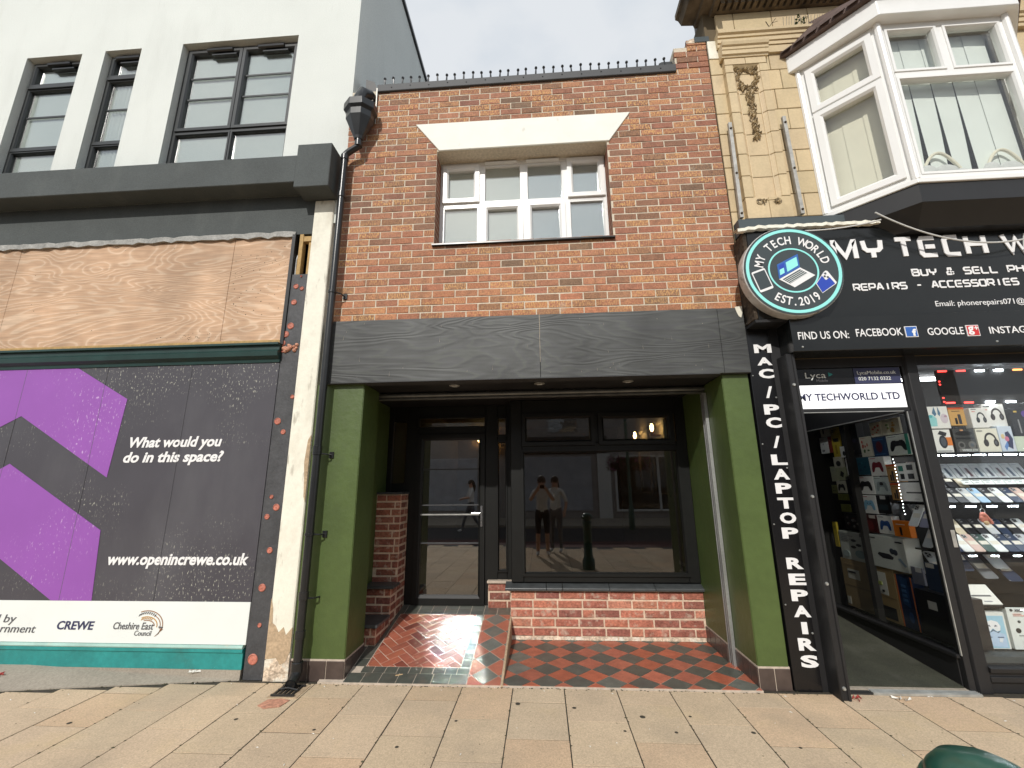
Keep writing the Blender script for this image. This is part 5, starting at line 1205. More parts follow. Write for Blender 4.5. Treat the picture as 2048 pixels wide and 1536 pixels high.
MB().box(4.99,9.4,.9,.95,.1,2.93).box(9.4,9.5,.06,.95,0,2.93).box(4.99,9.4,.101,.9,2.56,2.6).box(4.992,5.30,1.60,1.65,.1,2.93).box(5.30,5.34,.95,1.60,.1,2.93).box(4.99,9.4,.06,.9,.05,.10).build('display_backing',M('interior_dark'),PS)
tag(MB().prism([(.0,-.02),(.0,.022),(1.62,.165),(1.62,-.02)],'x',4.021,4.924).build('lobby_floor',M('concrete')),kind='structure')
DM=MB().prism([(.03,.0255),(.03,.034),(1.58,.171),(1.58,.163)],'x',4.03,4.915); tag(DM.build('door_mat',M('mat_green')),'dirty green entrance mat running back into the phone shop lobby','mat')
TS=thing('door_threshold','worn ridged aluminium threshold strip across the lobby entrance','threshold',(4.5,-.03,0))
tm=MB(); tm.box(4.21,4.965,-.055,.03,.0,.016)
for i in range(5): tm.box(4.21,4.965,-.050+i*.016,-.044+i*.016,.0162,.021)
tm.build('strip',M('alloy'),TS,bevel=.001); MB().box(4.02,4.205,-.05,.03,.0,.012).build('rubber_strip',M('rubber'),TS)

# ================================================================== GOODS IN THE PHONE SHOP
WH=(.78,.78,.74); CR=(.62,.60,.48); OR=(.62,.17,.03); TAN=(.50,.29,.11); BLK=(.018,.018,.02); NV=(.02,.05,.12); GRY=(.25,.26,.27); YL=(.55,.42,.05); KR=(.30,.215,.105)
def blob(pts): return pts
CTRL=[(.08,.10),(.16,.06),(.24,.14),(.32,.34),(.40,.38),(.60,.38),(.68,.34),(.76,.14),(.84,.06),(.92,.10),(.93,.30),(.86,.62),(.76,.74),(.62,.74),(.58,.70),(.42,.70),(.38,.74),(.24,.74),(.14,.62),(.07,.30)]
def ell(cx,cz,rx,rz,n=14): return [(cx+rx*cos(2*pi*i/n),cz+rz*sin(2*pi*i/n)) for i in range(n)]
def product(name,cat,lab,w,h,d,loc,rot,base,pics,group='boxed goods on show in the phone shop',side=None,tilt=0,part='printed_picture'):
    t=thing(name,lab,cat,loc,group); t.rotation_euler=(tilt,0,rot)
    ORG[t]=Vector((0,0,0))
    c=MB(); c.box(-w/2,w/2,0,d,0,h,base)
    if side:
        c.c[-1]=side; c.c[-2]=side
    c.build('carton',M('product'),t,bevel=.002)
    if pics:
        m=MB()
        for lay,(poly,col) in enumerate(pics): m.prism([((p[0]-.5)*w,p[1]*h) for p in poly],'y',-.0012-.0004*lay,-.0002,col)
        m.build(part,M('product'),t,fix=False)
    return t
def ctrl(col,title=(.35,.05,.05)):
    pics=[([(.08,.90),(.45,.90),(.45,.935),(.08,.935)],title)]
    pics.append(([(x*.86+.07,z*.80+.14) for x,z in CTRL],col)); pics.append((ell(.40,.56,.035,.03,8),(.05,.05,.06))); pics.append((ell(.60,.56,.035,.03,8),(.05,.05,.06)))
    return pics
def phones_(col,cx=.5,cz=.5,s=1,bg=None):
    n=10; out=[]
    if bg: out.append(bg)
    o=[(cx+s*.30*cos(pi*i/n),cz+s*.36*sin(pi*i/n)) for i in range(n+1)]; i_=[(cx+s*.22*cos(pi*i/n),cz+s*.27*sin(pi*i/n)) for i in range(n,-1,-1)]
    out.append((o+[(cx-s*.30,cz-.12*s),(cx-s*.22,cz-.12*s)][:0]+i_,col)); out.append((ell(cx-s*.24,cz-s*.10,s*.12,s*.17),col)); out.append((ell(cx+s*.24,cz-s*.10,s*.12,s*.17),col)); out.append((ell(cx+s*.22,cz-s*.10,s*.06,s*.09,10),(.12,.12,.13)))
    return out
def bar(x0,x1,z0,z1,c): return ([(x0,z0),(x1,z0),(x1,z1),(x0,z1)],c)
def lines(x0,x1,z,n,c,dz=.06,hh=.018): return [bar(x0,x0+(x1-x0)*random.uniform(.5,1),z-i*dz,z-i*dz+hh,c) for i in range(n)]
def stick(): return [bar(0,1,.90,1.0,(.62,.10,.03)),bar(.30,.44,.08,.42,BLK),bar(.52,.70,.08,.62,(.05,.05,.06)),bar(.2,.7,.78,.81,(.1,.08,.05))]
def scatter(cols,n): return [(ell(random.uniform(.2,.8),random.uniform(.15,.8),random.uniform(.05,.12),random.uniform(.04,.09),7),random.choice(cols)) for _ in range(n)]
SR=-pi/2; SX=5.05
def side(name,lab,ya,yb,z0,z1,base,pics,d=.07,x=SX,cat='box',grp='boxed goods in the lobby side window',sidec=None):
    product(name,cat,lab,ya-yb,z1-z0,d,(x,(ya+yb)/2,z0),SR,base,pics,grp,sidec)
DKP=(.03,.03,.033)
side('accessory_pack','white cable pack hanging top left in the lobby window',1.39,1.17,2.035,2.20,CR,[bar(.2,.3,.2,.7,BLK)]+lines(.4,.8,.8,3,GRY),.02,cat='pack')
side('accessory_pack','white adapter pack with a black plug under the top left cable pack',1.43,1.29,1.85,2.03,WH,scatter([BLK,GRY],4)+lines(.2,.7,.9,2,GRY),.03,cat='pack')
side('accessory_pack','narrow red pack beside the black plug adapter pack',1.285,1.23,1.85,2.03,(.22,.03,.025),lines(.2,.8,.8,2,WH),.03,cat='pack')
side('accessory_pack','tall yellow accessory pack hanging left of the large black box',1.22,1.08,1.80,2.12,YL,[bar(.2,.8,.5,.62,BLK),bar(.3,.5,.1,.4,(.3,.2,.02))]+lines(.2,.8,.9,2,BLK),.02,cat='pack')
side('game_box','large black box with a faint grey picture, top row of the lobby window',1.065,.815,1.80,2.15,BLK,scatter([(.06,.06,.065),(.03,.03,.05)],5)+lines(.2,.8,.12,2,(.1,.1,.1)))
side('accessory_pack','small white pack with a black earbud, in front of the large black box',1.05,.94,1.785,1.90,WH,[(ell(.5,.35,.2,.22),BLK)],.02,x=5.01,cat='pack')
side('accessory_pack','cream card with green and red charms below the top shelf',.80,.66,1.775,1.97,CR,scatter([(.06,.12,.04),(.45,.06,.04)],9)+lines(.1,.7,.92,1,(.4,.1,.05)),.02,cat='pack')
side('accessory_pack','cream card with pink earphones on the top row',.63,.49,1.955,2.09,CR,scatter([(.55,.16,.12),(.4,.08,.06)],6)+lines(.1,.7,.9,2,GRY),.02,cat='pack')
side('accessory_pack','cream patterned card at the top right of the lobby window',.48,.27,1.955,2.10,CR,scatter([(.12,.2,.08),(.5,.3,.1),GRY],9)+lines(.1,.9,.9,2,GRY),.02,cat='pack')
side('game_box','dark blue box with a red circle, second row',.635,.475,1.765,1.945,NV,[(ell(.5,.5,.25,.3),(.10,.02,.03)),bar(.1,.9,.85,.9,(.05,.15,.3)),bar(.1,.9,.1,.14,(.05,.15,.3))])
side('controller_box','large pale box with a black game controller, beside the blue circle box',.455,.205,1.765,1.945,(.62,.66,.60),ctrl(BLK,GRY)+[bar(.86,1,0,1,(.05,.28,.2))])
side('accessory_pack','pale card with a black case hanging under the yellow pack',1.25,1.10,1.68,1.80,CR,[(ell(.5,.4,.25,.25),BLK)]+lines(.2,.7,.85,1,YL),.02,cat='pack')
side('accessory_pack','greenish card with a tilted black charger, below the black case card',1.225,1.075,1.55,1.69,(.45,.47,.30),[([(.3,.35),(.6,.2),(.75,.55),(.45,.72)],BLK)],.02,cat='pack')
side('accessory_pack','plain greenish card left of the tilted charger card',1.33,1.235,1.54,1.70,(.45,.47,.32),lines(.2,.8,.8,3,GRY),.02,cat='pack')
side('controller_box','white box with a black game controller left of the dark teal box',1.06,.905,1.605,1.775,WH,ctrl(BLK))
side('game_box','dark teal box between two white controller boxes',.895,.735,1.60,1.77,(.02,.09,.13),scatter([(.03,.14,.2),(.02,.05,.09)],5))
side('controller_box','white box with a dark red game controller',.725,.535,1.585,1.765,WH,ctrl((.20,.02,.03),(.5,.05,.05)))
side('streaming_stick_box','orange box with two black sticks, the upper of the orange pair',.525,.42,1.525,1.685,TAN,stick(),.09,sidec=(.55,.32,.12))
side('streaming_stick_box','orange box with two black sticks, the lower of the orange pair',.52,.415,1.365,1.515,TAN,stick(),.09,sidec=(.50,.28,.10))
side('charger_box','white box with a green and black charger near the right edge of the lobby window',.405,.20,1.535,1.69,WH,[bar(.1,.35,.55,.85,(.05,.2,.15)),bar(.15,.35,.1,.4,BLK),bar(.55,.85,.6,.9,BLK),bar(.55,.85,.1,.4,BLK)])
side('laptop_box','white box with a thin grey laptop edge below the charger box',.41,.165,1.36,1.52,WH,[bar(.25,.95,.42,.50,(.06,.06,.06))]+lines(.55,.8,.12,1,GRY),.12)
side('controller_box','small white box with a black game controller in the far left column',1.265,1.12,1.415,1.545,CR,ctrl(BLK,GRY))
side('accessory_pack','olive pack left of the small controller box',1.36,1.275,1.41,1.50,(.20,.21,.08),scatter([BLK],3),.02,cat='pack')
side('accessory_pack','olive green pack hanging under the small controller box',1.28,1.13,1.34,1.405,(.19,.20,.05),lines(.1,.8,.5,1,BLK),.02,cat='pack')
side('accessory_pack','second olive green pack, further down the left column',1.26,1.12,1.22,1.30,(.19,.20,.05),lines(.1,.8,.5,1,BLK),.02,cat='pack')
side('game_box','plain black box between the small and large controller boxes',1.11,.945,1.415,1.59,BLK,[bar(.1,.35,.86,.92,(.12,.12,.12))])
side('controller_box','white box with a black game controller under the dark teal box',.935,.72,1.41,1.585,WH,ctrl(BLK,(.5,.1,.1)),sidec=WH)
side('controller_box','white box with a grey game controller beside the orange boxes',.71,.53,1.41,1.575,(.55,.62,.60),ctrl((.30,.36,.36),GRY)+[(ell(.5,.62,.12,.10),BLK)])
side('controller_box','white box with a pale blue game controller',.93,.735,1.225,1.40,WH,ctrl((.22,.45,.62)))
side('game_box','black box with a price ticket right of the pale blue controller box',.725,.56,1.235,1.40,BLK,[bar(.3,.7,.80,1.0,(.6,.6,.58)),bar(.1,.8,.2,.5,(.03,.05,.06))])
side('game_box','black box left of the pale blue controller box',1.10,.945,1.225,1.40,BLK,[bar(.5,.8,.75,.98,(.5,.5,.48))])
side('game_box','black headset box with white specks on the lower shelf',1.24,.985,1.045,1.21,BLK,scatter([(.15,.13,.12),(.10,.03,.03),(.25,.24,.22)],8))
side('game_box','dark red box beside the speckled headset box',.975,.78,1.045,1.21,(.06,.012,.012),[(ell(.5,.4,.28,.3),(.14,.02,.02)),bar(.55,.95,.82,1.0,(.6,.55,.5))])
side('controller_box','white box with a navy game controller low in the lobby window',.765,.585,1.05,1.215,WH,ctrl((.03,.08,.25),GRY))
side('streaming_stick_box','bright orange box with a black stick standing low in the lobby window',.555,.375,1.045,1.185,(.75,.20,.015),[bar(.38,.52,.1,.6,BLK),bar(.2,.75,.75,.79,WH)],.05,x=5.03)
side('accessory_pack','long yellow pack at the lower left edge of the lobby window',1.46,1.395,.84,1.10,YL,lines(.2,.8,.8,2,BLK),.02,cat='pack')
side('camera_box','white security camera box with three dark lenses',1.375,.985,.735,1.018,(.58,.60,.54),[(ell(.55,.70,.10,.05),BLK),(ell(.72,.56,.10,.05),BLK),(ell(.52,.47,.10,.05),BLK),bar(.82,.95,.86,.97,(.08,.08,.08))]+lines(.05,.6,.90,5,GRY)+[(ell(.75,.25,.2,.14),(.28,.38,.38)),(ell(.2,.2,.14,.12),(.4,.48,.46))],.12)
side('camera_box','wide white camera kit box with a black recorder and two lenses',.975,.49,.735,1.028,(.60,.63,.58),[([(.30,.40),(.42,.30),(.66,.30),(.70,.38),(.60,.46),(.34,.47)],(.03,.03,.035)),(ell(.68,.56,.055,.09),(.04,.05,.07)),(ell(.76,.54,.055,.09),(.04,.05,.07)),([(.80,.36),(.86,.40),(.98,.18),(.93,.15)],(.25,.33,.4)),bar(.05,.30,.88,.92,(.05,.05,.06)),bar(.05,.18,.82,.85,GRY),bar(.80,.96,.84,.88,(.05,.05,.06))]+lines(.05,.16,.74,4,GRY),.14,x=5.04)
side('cardboard_carton','large brown cardboard carton with white labels on the lobby window floor',1.42,.70,.255,.732,KR,[bar(.12,.36,.60,.80,(.62,.60,.52)),bar(.58,.86,.48,.90,(.62,.62,.56)),bar(.55,.72,.06,.28,(.55,.52,.42)),bar(.725,.94,.05,.27,BLK),bar(.02,.09,.05,.20,(.60,.58,.5)),bar(0,1,.44,.455,(.20,.14,.07)),bar(.04,.40,.88,.91,(.36,.25,.12))]+[bar(.14+.02*i,.15+.02*i,.72,.76,BLK) for i in range(8)]+[bar(.62,.66,.8,.84,(.3,.35,.1)),bar(.72,.78,.65,.72,(.35,.40,.12)),bar(.65,.7,.53,.57,BLK),bar(.77,.8,.53,.57,BLK),bar(.58,.66,.12,.2,GRY)],.24)
side('keyboard_box','tall dark blue keyboard box with orange edges next to the cardboard carton',.685,.505,.258,.70,(.012,.025,.07),[bar(.0,.07,0,1,(.55,.16,.04)),bar(.93,1,0,1,(.55,.16,.04)),([(.25,.45),(.70,.40),(.72,.95),(.3,.97)],(.02,.06,.15)),(ell(.6,.22,.14,.10),(.03,.08,.20))]+[bar(.3+.08*i,.35+.08*i,.5+.09*j,.55+.09*j,(.05,.12,.25)) for i in range(4) for j in range(4)],.10)
side('game_box','black carton with two white stickers right of the keyboard box',.49,.10,.258,.62,BLK,[bar(.30,.52,.62,.80,(.52,.52,.48)),bar(.8,.95,.5,.7,(.3,.3,.28)),bar(.8,.95,.2,.35,(.3,.3,.28))],.2)
side('tablet_box','dark slate tablet leaning with a white sticker above the black carton',.33,.17,.64,.86,(.03,.045,.08),[bar(.1,.6,.82,.98,(.55,.53,.48))],.012,cat='tablet')
side('tablet_box','small grey tablet box with a white sticker, left of the leaning slate tablet',.48,.36,.66,.80,(.16,.17,.22),[bar(.4,.9,.72,1,(.6,.6,.58))],.02,cat='tablet')
# front window, upper shelf
FY=.20
def front(name,lab,xa,xb,z0,z1,base,pics,d=.07,y=FY,cat='box',sidec=None,tilt=0):
    product(name,cat,lab,xb-xa,z1-z0,d,((xa+xb)/2,y,z0),0,base,pics,'boxed goods in the front window of the phone shop',sidec,tilt)
front('headphone_box','white box with pale blue and pink headphones on the left of the top shelf',5.232,5.425,1.982,2.178,WH,[([(.08,.10),(.42,.10),(.45,.45),(.30,.62),(.10,.55)],(.30,.62,.62)),(ell(.78,.45,.16,.22),(.62,.55,.60)),([(.30,.70),(.42,.98),(.48,.65),(.40,.55)],(.10,.20,.30)),([(.66,.70),(.58,.98),(.54,.65),(.60,.55)],(.12,.22,.32)),(ell(.2,.55,.08,.07),(.10,.42,.45)),(ell(.85,.55,.06,.05),(.45,.3,.38))])
front('notice_box','narrow grey box with dark print at the left edge of the top shelf',5.165,5.228,1.985,2.255,(.45,.50,.46),[bar(.3,.9,.78,.86,BLK),bar(.3,.9,.70,.76,BLK)]+lines(.2,.9,.55,5,GRY),y=.24)
front('streaming_stick_box','tan box with an orange top and two black sticks on the top shelf',5.430,5.562,2.005,2.165,(.60,.36,.13),stick())
front('headphone_box','tall white box with black headphones, the smaller of two standing side by side',5.606,5.742,1.982,2.158,WH,phones_((.025,.028,.03),.60,.48,.85)+[bar(.1,.4,.92,.95,BLK),bar(.12,.3,.8,.83,(.6,.1,.05))])
front('headphone_box','larger white box with brown headphones at the back of the top shelf',5.746,5.925,1.995,2.198,WH,phones_((.035,.025,.022),.60,.50,.85)+[bar(.05,.35,.86,.90,BLK),bar(.08,.2,.72,.75,(.6,.1,.05))],y=.23)
front('headphone_box','white and orange box with a black headphone cup, lower row left',5.250,5.402,1.772,1.972,WH,[bar(.62,1,.30,.66,(.70,.22,.05)),(ell(.52,.46,.22,.28,18),(.03,.035,.045)),(ell(.52,.46,.14,.19,14),(.09,.10,.12)),([(.30,.80),(.70,.70),(.80,.85),(.45,.95)],(.03,.03,.035)),bar(.1,.9,.05,.08,GRY)],sidec=(.55,.17,.03))
front('side_carton','narrow dark orange carton at the left end of the lower row',5.192,5.247,1.772,1.970,(.30,.09,.02),[bar(.2,.6,.1,.2,(.1,.03,.01))])
hb_=product('headphone_box','box','dark box with round black headphones and large wireless lettering',.178,.205,.07,(5.512,FY,1.772),0,(.06,.062,.06),[(ell(.28,.30,.17,.16),(.16,.16,.15)),(ell(.28,.30,.10,.09),(.03,.03,.03)),(ell(.76,.30,.17,.16),(.16,.16,.15)),(ell(.76,.30,.09,.08),(.10,.12,.14)),bar(.1,.9,.55,.62,BLK),(ell(.5,.8,.40,.10),(.02,.02,.02)),bar(.12,1,.02,.15,(.20,.20,.19)),bar(.35,.48,.9,.96,(.6,.3,.15))],'boxed goods in the front window of the phone shop')
text(hb_,'lettering','WIRELESS',M('poster_white'),-.05,.078,.006,.02,y=-.0052,bold=.01)
front('headphone_box','cream box with dark brown headphones, lower row right',5.612,5.790,1.772,1.975,(.76,.74,.62),phones_((.03,.022,.02),.60,.48,.95)+[bar(.05,.3,.88,.91,BLK)])
front('figure_box','pale blue box with a dark and pink figure picture',5.795,5.912,1.772,1.992,(.60,.68,.78),[([(.45,.2),(.75,.1),(.9,.5),(.7,.8),(.45,.75)],(.03,.035,.09)),(ell(.50,.5,.14,.10),(.60,.18,.28)),([(.3,.05),(.5,.25),(.45,.4),(.2,.2)],(.12,.25,.55)),(ell(.25,.6,.12,.1),(.7,.55,.3)),([(.75,.02),(.95,.02),(.85,.3)],(.7,.72,.78))])
front('game_box','black box with a blue light and vertical print at the right of the top shelf',5.930,6.10,1.905,2.145,BLK,[(ell(.75,.45,.14,.12),(.10,.45,.55)),(ell(.7,.8,.15,.12),(.12,.05,.30)),bar(.3,.36,.1,.6,(.3,.3,.3)),bar(.2,.35,.86,.92,(.7,.5,.1))])
front('game_box','pale green box under the black box at the right edge of the window',5.915,6.10,1.772,1.902,(.60,.68,.55),[bar(.4,.8,.4,.46,GRY)])
def shelf(x0,x1,z,y0,y1,lab,dots,step,off=.02):
    s=thing('glass_shelf',lab,'shelf',((x0+x1)/2,y0,z-.03),'shelves in the front window of the phone shop')
    MB().box(x0,x1,y0,y1,z-.014,z).build('shelf_board',M('black_gloss'),s)
    l_=MB(); x=x0+off; k=0
    while x<x1-.05:
        for q in range(dots): l_.ball((x+q*.021,y0-.001,z-.024),.0085,4,sc=(1.2,.7,.55))
        x+=step
    l_.build('led_strip',M('led_white'),s)
    return s
shelf(5.13,7.2,1.770,.17,.60,'upper display shelf with a continuous row of white lights under its front edge',5,.125)
shelf(5.13,7.2,1.345,.17,.60,'middle display shelf with spaced clusters of white lights under its edge',4,.165,.07)
shelf(5.13,7.2,.955,.17,.60,'lower phone shelf with a few white lights below its edge',3,.17,.17)
shelf(5.13,7.2,.553,.17,.60,'lowest dark glass shelf holding tablets and a white laptop box',2,.30,.45)
lx=thing('led_bar','vertical strip of white lights behind the lobby side window','light strip',(5.0,.335,1.25))
lb=MB(); [lb.ball((4.99,.335+.004*(q%3),1.25+q*.028),.0038,4) for q in range(18)]; lb.build('strip',M('tube_light'),lx)
tag(MB().box(5.93,6.9,.42,.435,2.10,2.125).build('light_tube',M('led_white')),'bright white light tube behind the black box on the top shelf','light tube')
tag(MB().box(5.46,7.0,.62,.66,2.515,2.545).build('light_tube',M('tube_light')),'lit ceiling tube over the front display, mostly hidden behind the red and white light sign','light tube')
tag(MB().box(4.46,4.50,.35,1.45,2.56,2.585).build('light_tube',M('tube_light')),'added ceiling tube brightening the lobby above the entrance mat','light tube')  # tube added to brighten the goods in the lobby window
# outlined LED sign
LS=thing('led_sign','dark hanging sign outlined by dashes of red and white light in the front window','sign',(5.8,.2,2.2))
MB().box(5.42,6.3,.225,.235,2.20,2.515).build('panel',M('interior_dark'),LS)
for xs_,zz,cc in (((5.48,5.64),2.505,'led_red'),((5.80,5.96),2.503,'led_white'),((6.12,),2.503,'led_orange'),((5.485,5.64),2.212,'led_red'),((5.82,5.99),2.212,'led_white')):
    m=MB()
    for x in xs_: m.box(x-.036,x+.036,.215,.2245,zz-.006,zz+.006)
    m.build('light_dash',M(cc),LS)
m=MB()
for z in (2.41,2.382,2.258,2.222): m.ball((5.435,.22,z),.008,4,sc=(1.2,.7,.8))
m.build('light_dash',M('led_red'),LS)
# phones
PG='phones laid out on the front window shelves'
def phone_proto():
    t=thing('phone','', 'phone',(0,0,0),PG); ORG[t]=Vector((0,0,0))
    w,h=.074,.158
    def rrp(x0,z0,x1,z1,r,n=4): return [(cx_+r*cos(RAD(a0+90*i/n)),cz_+r*sin(RAD(a0+90*i/n))) for cx_,cz_,a0 in ((x1-r,z1-r,0),(x0+r,z1-r,90),(x0+r,z0+r,180),(x1-r,z0+r,270)) for i in range(n+1)]
    MB().prism(rrp(-w/2,0,w/2,h,.012),'y',-.004,.004,WH).build('body',M('product'),t,bevel=.0015)
    cb=MB(); cb.prism(rrp(-w/2+.005,h-.040,-w/2+.036,h-.006,.008),'y',-.006,-.0041,(.3,.3,.3))
    for q in ((-w/2+.013,h-.015),(-w/2+.013,h-.031),(-w/2+.028,h-.023)): cb.lathe([(.0062,0),(.0062,-.0015),(.004,-.002)],(q[0],-.006,q[1]),9,'y',c=(.01,.01,.012))
    cb.build('camera_block',M('product'),t)
    MB().box(-.026,.030,-.0052,-.0042,.062,.094,(.72,.68,.58)).build('price_ticket',M('product'),t)
    return t
PROT=phone_proto(); first=[True]
for nm,cc in dict(white=(.78,.80,.78),black=(.03,.03,.034),navy=(.03,.045,.085),pink=(.62,.45,.38),grey=(.16,.17,.18),blue=(.35,.52,.68),silver=(.5,.52,.52),green=(.06,.10,.085),lilac=(.30,.30,.42),sand=(.58,.50,.36)).items():
    mat('phone_'+nm,cc,.3,noise=(6,.03))
ORD='first second third fourth fifth sixth seventh eighth ninth tenth eleventh'.split()
def phone(x,y,z,col,lab,tilt=-45,rot=0,sc=1.0,grp=PG):
    if first[0]: o=PROT; o['label']=lab; first[0]=False
    else: o=dup(PROT,lab)
    o['group']=grp; o.location=(x,y,z); o.rotation_euler=(RAD(tilt),0,rot); o.scale=(sc,1,sc)
    for ch in o.children:
        if ch.name.startswith('body'):
            ch.material_slots[0].link='OBJECT'; ch.material_slots[0].material=M('phone_'+col)
    return o
rowA=['green','black','black','silver','blue','black','white','navy','pink','black','white']
for i,c in enumerate(rowA): phone(5.20+i*.0865,.185,1.350,c,'%s phone from the left in the front row of the middle shelf, %s'%(ORD[i],c),sc=1.05)
for i,c in enumerate(['lilac','grey','black','sand']): phone(5.235+i*.095,.31,1.475,c,'%s phone from the left in the second row of the middle shelf, %s'%(ORD[i],c),-40)
for i,c in enumerate(['pink','grey']): phone(5.24+i*.13,.40,1.575,c,'%s phone leaning high at the back left of the middle shelf'%c,-35)
rowB=['navy','white','pink','green','white','navy','navy','silver','navy','white']
for i,c in enumerate(rowB): phone(5.235+i*.0865,.185,.960,c,'%s phone from the left in the front row of the lower shelf, %s'%(ORD[i],c),sc=1.12)
rowC=['silver','white','sand','black','black','silver','navy','black','white']
for i,c in enumerate(rowC): phone(5.225+i*.09,.31,1.085,c,'%s phone from the left in the second row of the lower shelf, %s'%(ORD[i],c),-42)
for i,c in enumerate(['grey','black']): phone(5.215+i*.085,.45,1.20,c,'%s phone leaning at the back left of the lower shelf'%c,-35,sc=1.1)
for i,(x,z,c,t_) in enumerate([(5.33,.72,'grey',-40),(5.42,.78,'navy',-35),(5.60,.72,'grey',-45),(5.70,.80,'silver',-40),(5.79,.70,'navy',-45),(5.245,.72,'silver',-35)]):
    phone(x,.36,z,c,['grey tablet with a price ticket behind the white laptop box','dark blue tablet leaning at the back of the lowest shelf','long grey tablet lying in the middle of the lowest shelf','silver tablet high at the back of the lowest shelf','dark blue tablet at the right of the lowest shelf','silver tablet at the left edge of the lowest shelf'][i],t_,0,1.55)
for i,(y,z,c) in enumerate([(.32,1.15,'white'),(.21,1.15,'lilac'),(.22,.99,'silver')]):
    phone(5.02,y,z,c,['white framed phone standing at the street end of the lobby window','lilac phone beside the white framed phone in the lobby window','silver phone below the white framed phone in the lobby window'][i],-30,SR,1.3,'phones in the lobby side window')
# boxed phones standing in a row behind
for i in range(8):
    product('phone_box','box','%s grey phone box from the left in the row on the middle shelf'%ORD[i],.082,.15,.03,(5.47+i*.088,.36,1.555),0,(.36,.38,.38),[([(.42,.10),(.72,.10),(.60,.68),(.36,.68)],[(.03,.05,.08),(.03,.03,.05),(.08,.04,.05)][i%3]),bar(.1,.6,.86,.9,GRY)],'grey phone boxes on the middle shelf',tilt=RAD(-30))
for i in range(6):
    product('price_card','card','%s pale price card from the left before the grey phone boxes'%ORD[i],.085,.05,.004,(5.52+i*.088,.275,1.50),0,(.66,.70,.66),[bar(.1,.8,.75,.85,BLK),bar(.3,.6,.35,.5,GRY)],'price cards on the middle shelf',tilt=RAD(-35))
# keyring charm hanging under the middle shelf
K=thing('keyring_charm','pink plush keyring charm hanging below the middle shelf','keyring',(5.475,.165,1.17))
MB().tube([(5.475+.018*cos(a*.63),.165,1.283+.022*sin(a*.63)) for a in range(11)],.0025,6).tube([(5.475,.165,1.335),(5.475,.165,1.30)],.0015,5).build('ring',M('alloy'),K,smooth=True)
kb=MB(); kb.ball((5.47,.165,1.225),.032,7,sc=(1,.6,1.1)); kb.ball((5.468,.160,1.255),.022,6); kb.tube([(5.485,.16,1.25),(5.515,.16,1.20),(5.52,.16,1.182)],.013,7); kb.build('charm',M('fixing_red'),K,smooth=True); MB().ball((5.468,.148,1.19),.018,6).build('trim',M('litter_tan'),K,smooth=True)
# goods on the lower shelf and floor
lp=product('laptop_box','box','white laptop box lying tilted on the lowest shelf',.25,.17,.05,(5.355,.19,.562),0,(.78,.77,.70),[bar(.25,.85,.38,.46,(.10,.10,.10)),bar(.5,.75,.12,.17,GRY)],'boxed goods in the front window of the phone shop',tilt=RAD(-42))
vr=product('headset_box','box','pale blue box picturing a white headset on the display floor',.215,.265,.10,(5.337,.17,.246),0,(.74,.76,.72),[bar(.07,.93,.03,.90,(.36,.60,.74)),([(.12,.10),(.88,.05),(.88,.4),(.5,.5),(.12,.45)],(.48,.62,.80)),([(.22,.62),(.30,.74),(.5,.78),(.70,.74),(.78,.62),(.74,.50),(.62,.48),(.5,.56),(.38,.48),(.26,.50)],(.82,.84,.86)),([(.24,.50),(.38,.46),(.5,.54),(.62,.46),(.76,.50),(.66,.43),(.5,.49),(.34,.43)],(.12,.16,.22)),([(.32,.62),(.44,.60),(.40,.66)],(.12,.14,.18)),([(.56,.60),(.68,.62),(.60,.66)],(.12,.14,.18)),([(.22,.30),(.36,.30),(.38,.20),(.28,.18)],(.75,.8,.85)),([(.64,.30),(.78,.30),(.72,.18),(.62,.20)],(.75,.8,.85)),bar(.20,.40,.31,.335,(.10,.16,.25)),bar(.60,.80,.31,.335,(.10,.16,.25))],'boxed goods in the front window of the phone shop')
cs=product('console_box','box','large white game console box with black buttons printed on its front',.34,.30,.12,(5.635,.165,.246),0,(.74,.78,.75),[(ell(.22,.66,.035,.035),(.08,.09,.09)),(ell(.42,.62,.035,.035),(.08,.09,.09)),(ell(.50,.57,.035,.035),(.08,.09,.09)),(ell(.36,.56,.035,.035),(.08,.09,.09)),(ell(.44,.51,.035,.035),(.08,.09,.09)),(ell(.16,.45,.055,.06),(.03,.03,.03)),(ell(.36,.44,.055,.06),(.03,.03,.03)),([(.15,.32),(.55,.32),(.62,.24),(1,.24),(1,.27),(.64,.27),(.57,.345),(.15,.345)],(.35,.38,.36)),bar(.12,.3,.84,.85,(.5,.1,.05)),bar(.12,.36,.80,.81,(.5,.1,.05)),(ell(.10,.94,.03,.03),(.05,.05,.05))],'boxed goods in the front window of the phone shop')
text(cs,'lettering','XBOX',M('print_grey'),-.115,-.05,.272,.018,y=-.0062); text(cs,'lettering','S',M('print_grey'),-.10,-.075,.03,.034,y=-.0062)

# ================================================================== BOLLARD AND THE STREET BEHIND THE CAMERA
def bollard(x,y,lab,proto=[None]):
    if proto[0] is None:
        t=thing('bollard',lab,'bollard',(x,y,0),'green cast bollards along the kerb')
        MB().lathe([(.115,0),(.115,.16),(.10,.19),(.082,.22),(.075,.80),(.088,.82),(.088,.845),(.078,.86)],(x,y,0),32).build('shaft',M('bollard_green'),t,smooth=True)
        MB().lathe([(.070,.86),(.072,.885),(.094,.895),(.1015,.915),(.1015,.945),(.096,.955),(.089,.958),(.088,.964),(.084,.972),(.066,.992),(.04,1.003),(.001,1.007)],(x,y,0),40).build('cap',M('bollard_green'),t,smooth=True)
        proto[0]=t
    else: o=dup(proto[0],lab); o.location=(x,y,0)
bollard(2.648,-2.790,'green cast iron bollard with a domed cap close by on the pavement')
OB=thing('opposite_shop','low shop building across the street with a grey roller shutter','shop',(2,-15.5,0))
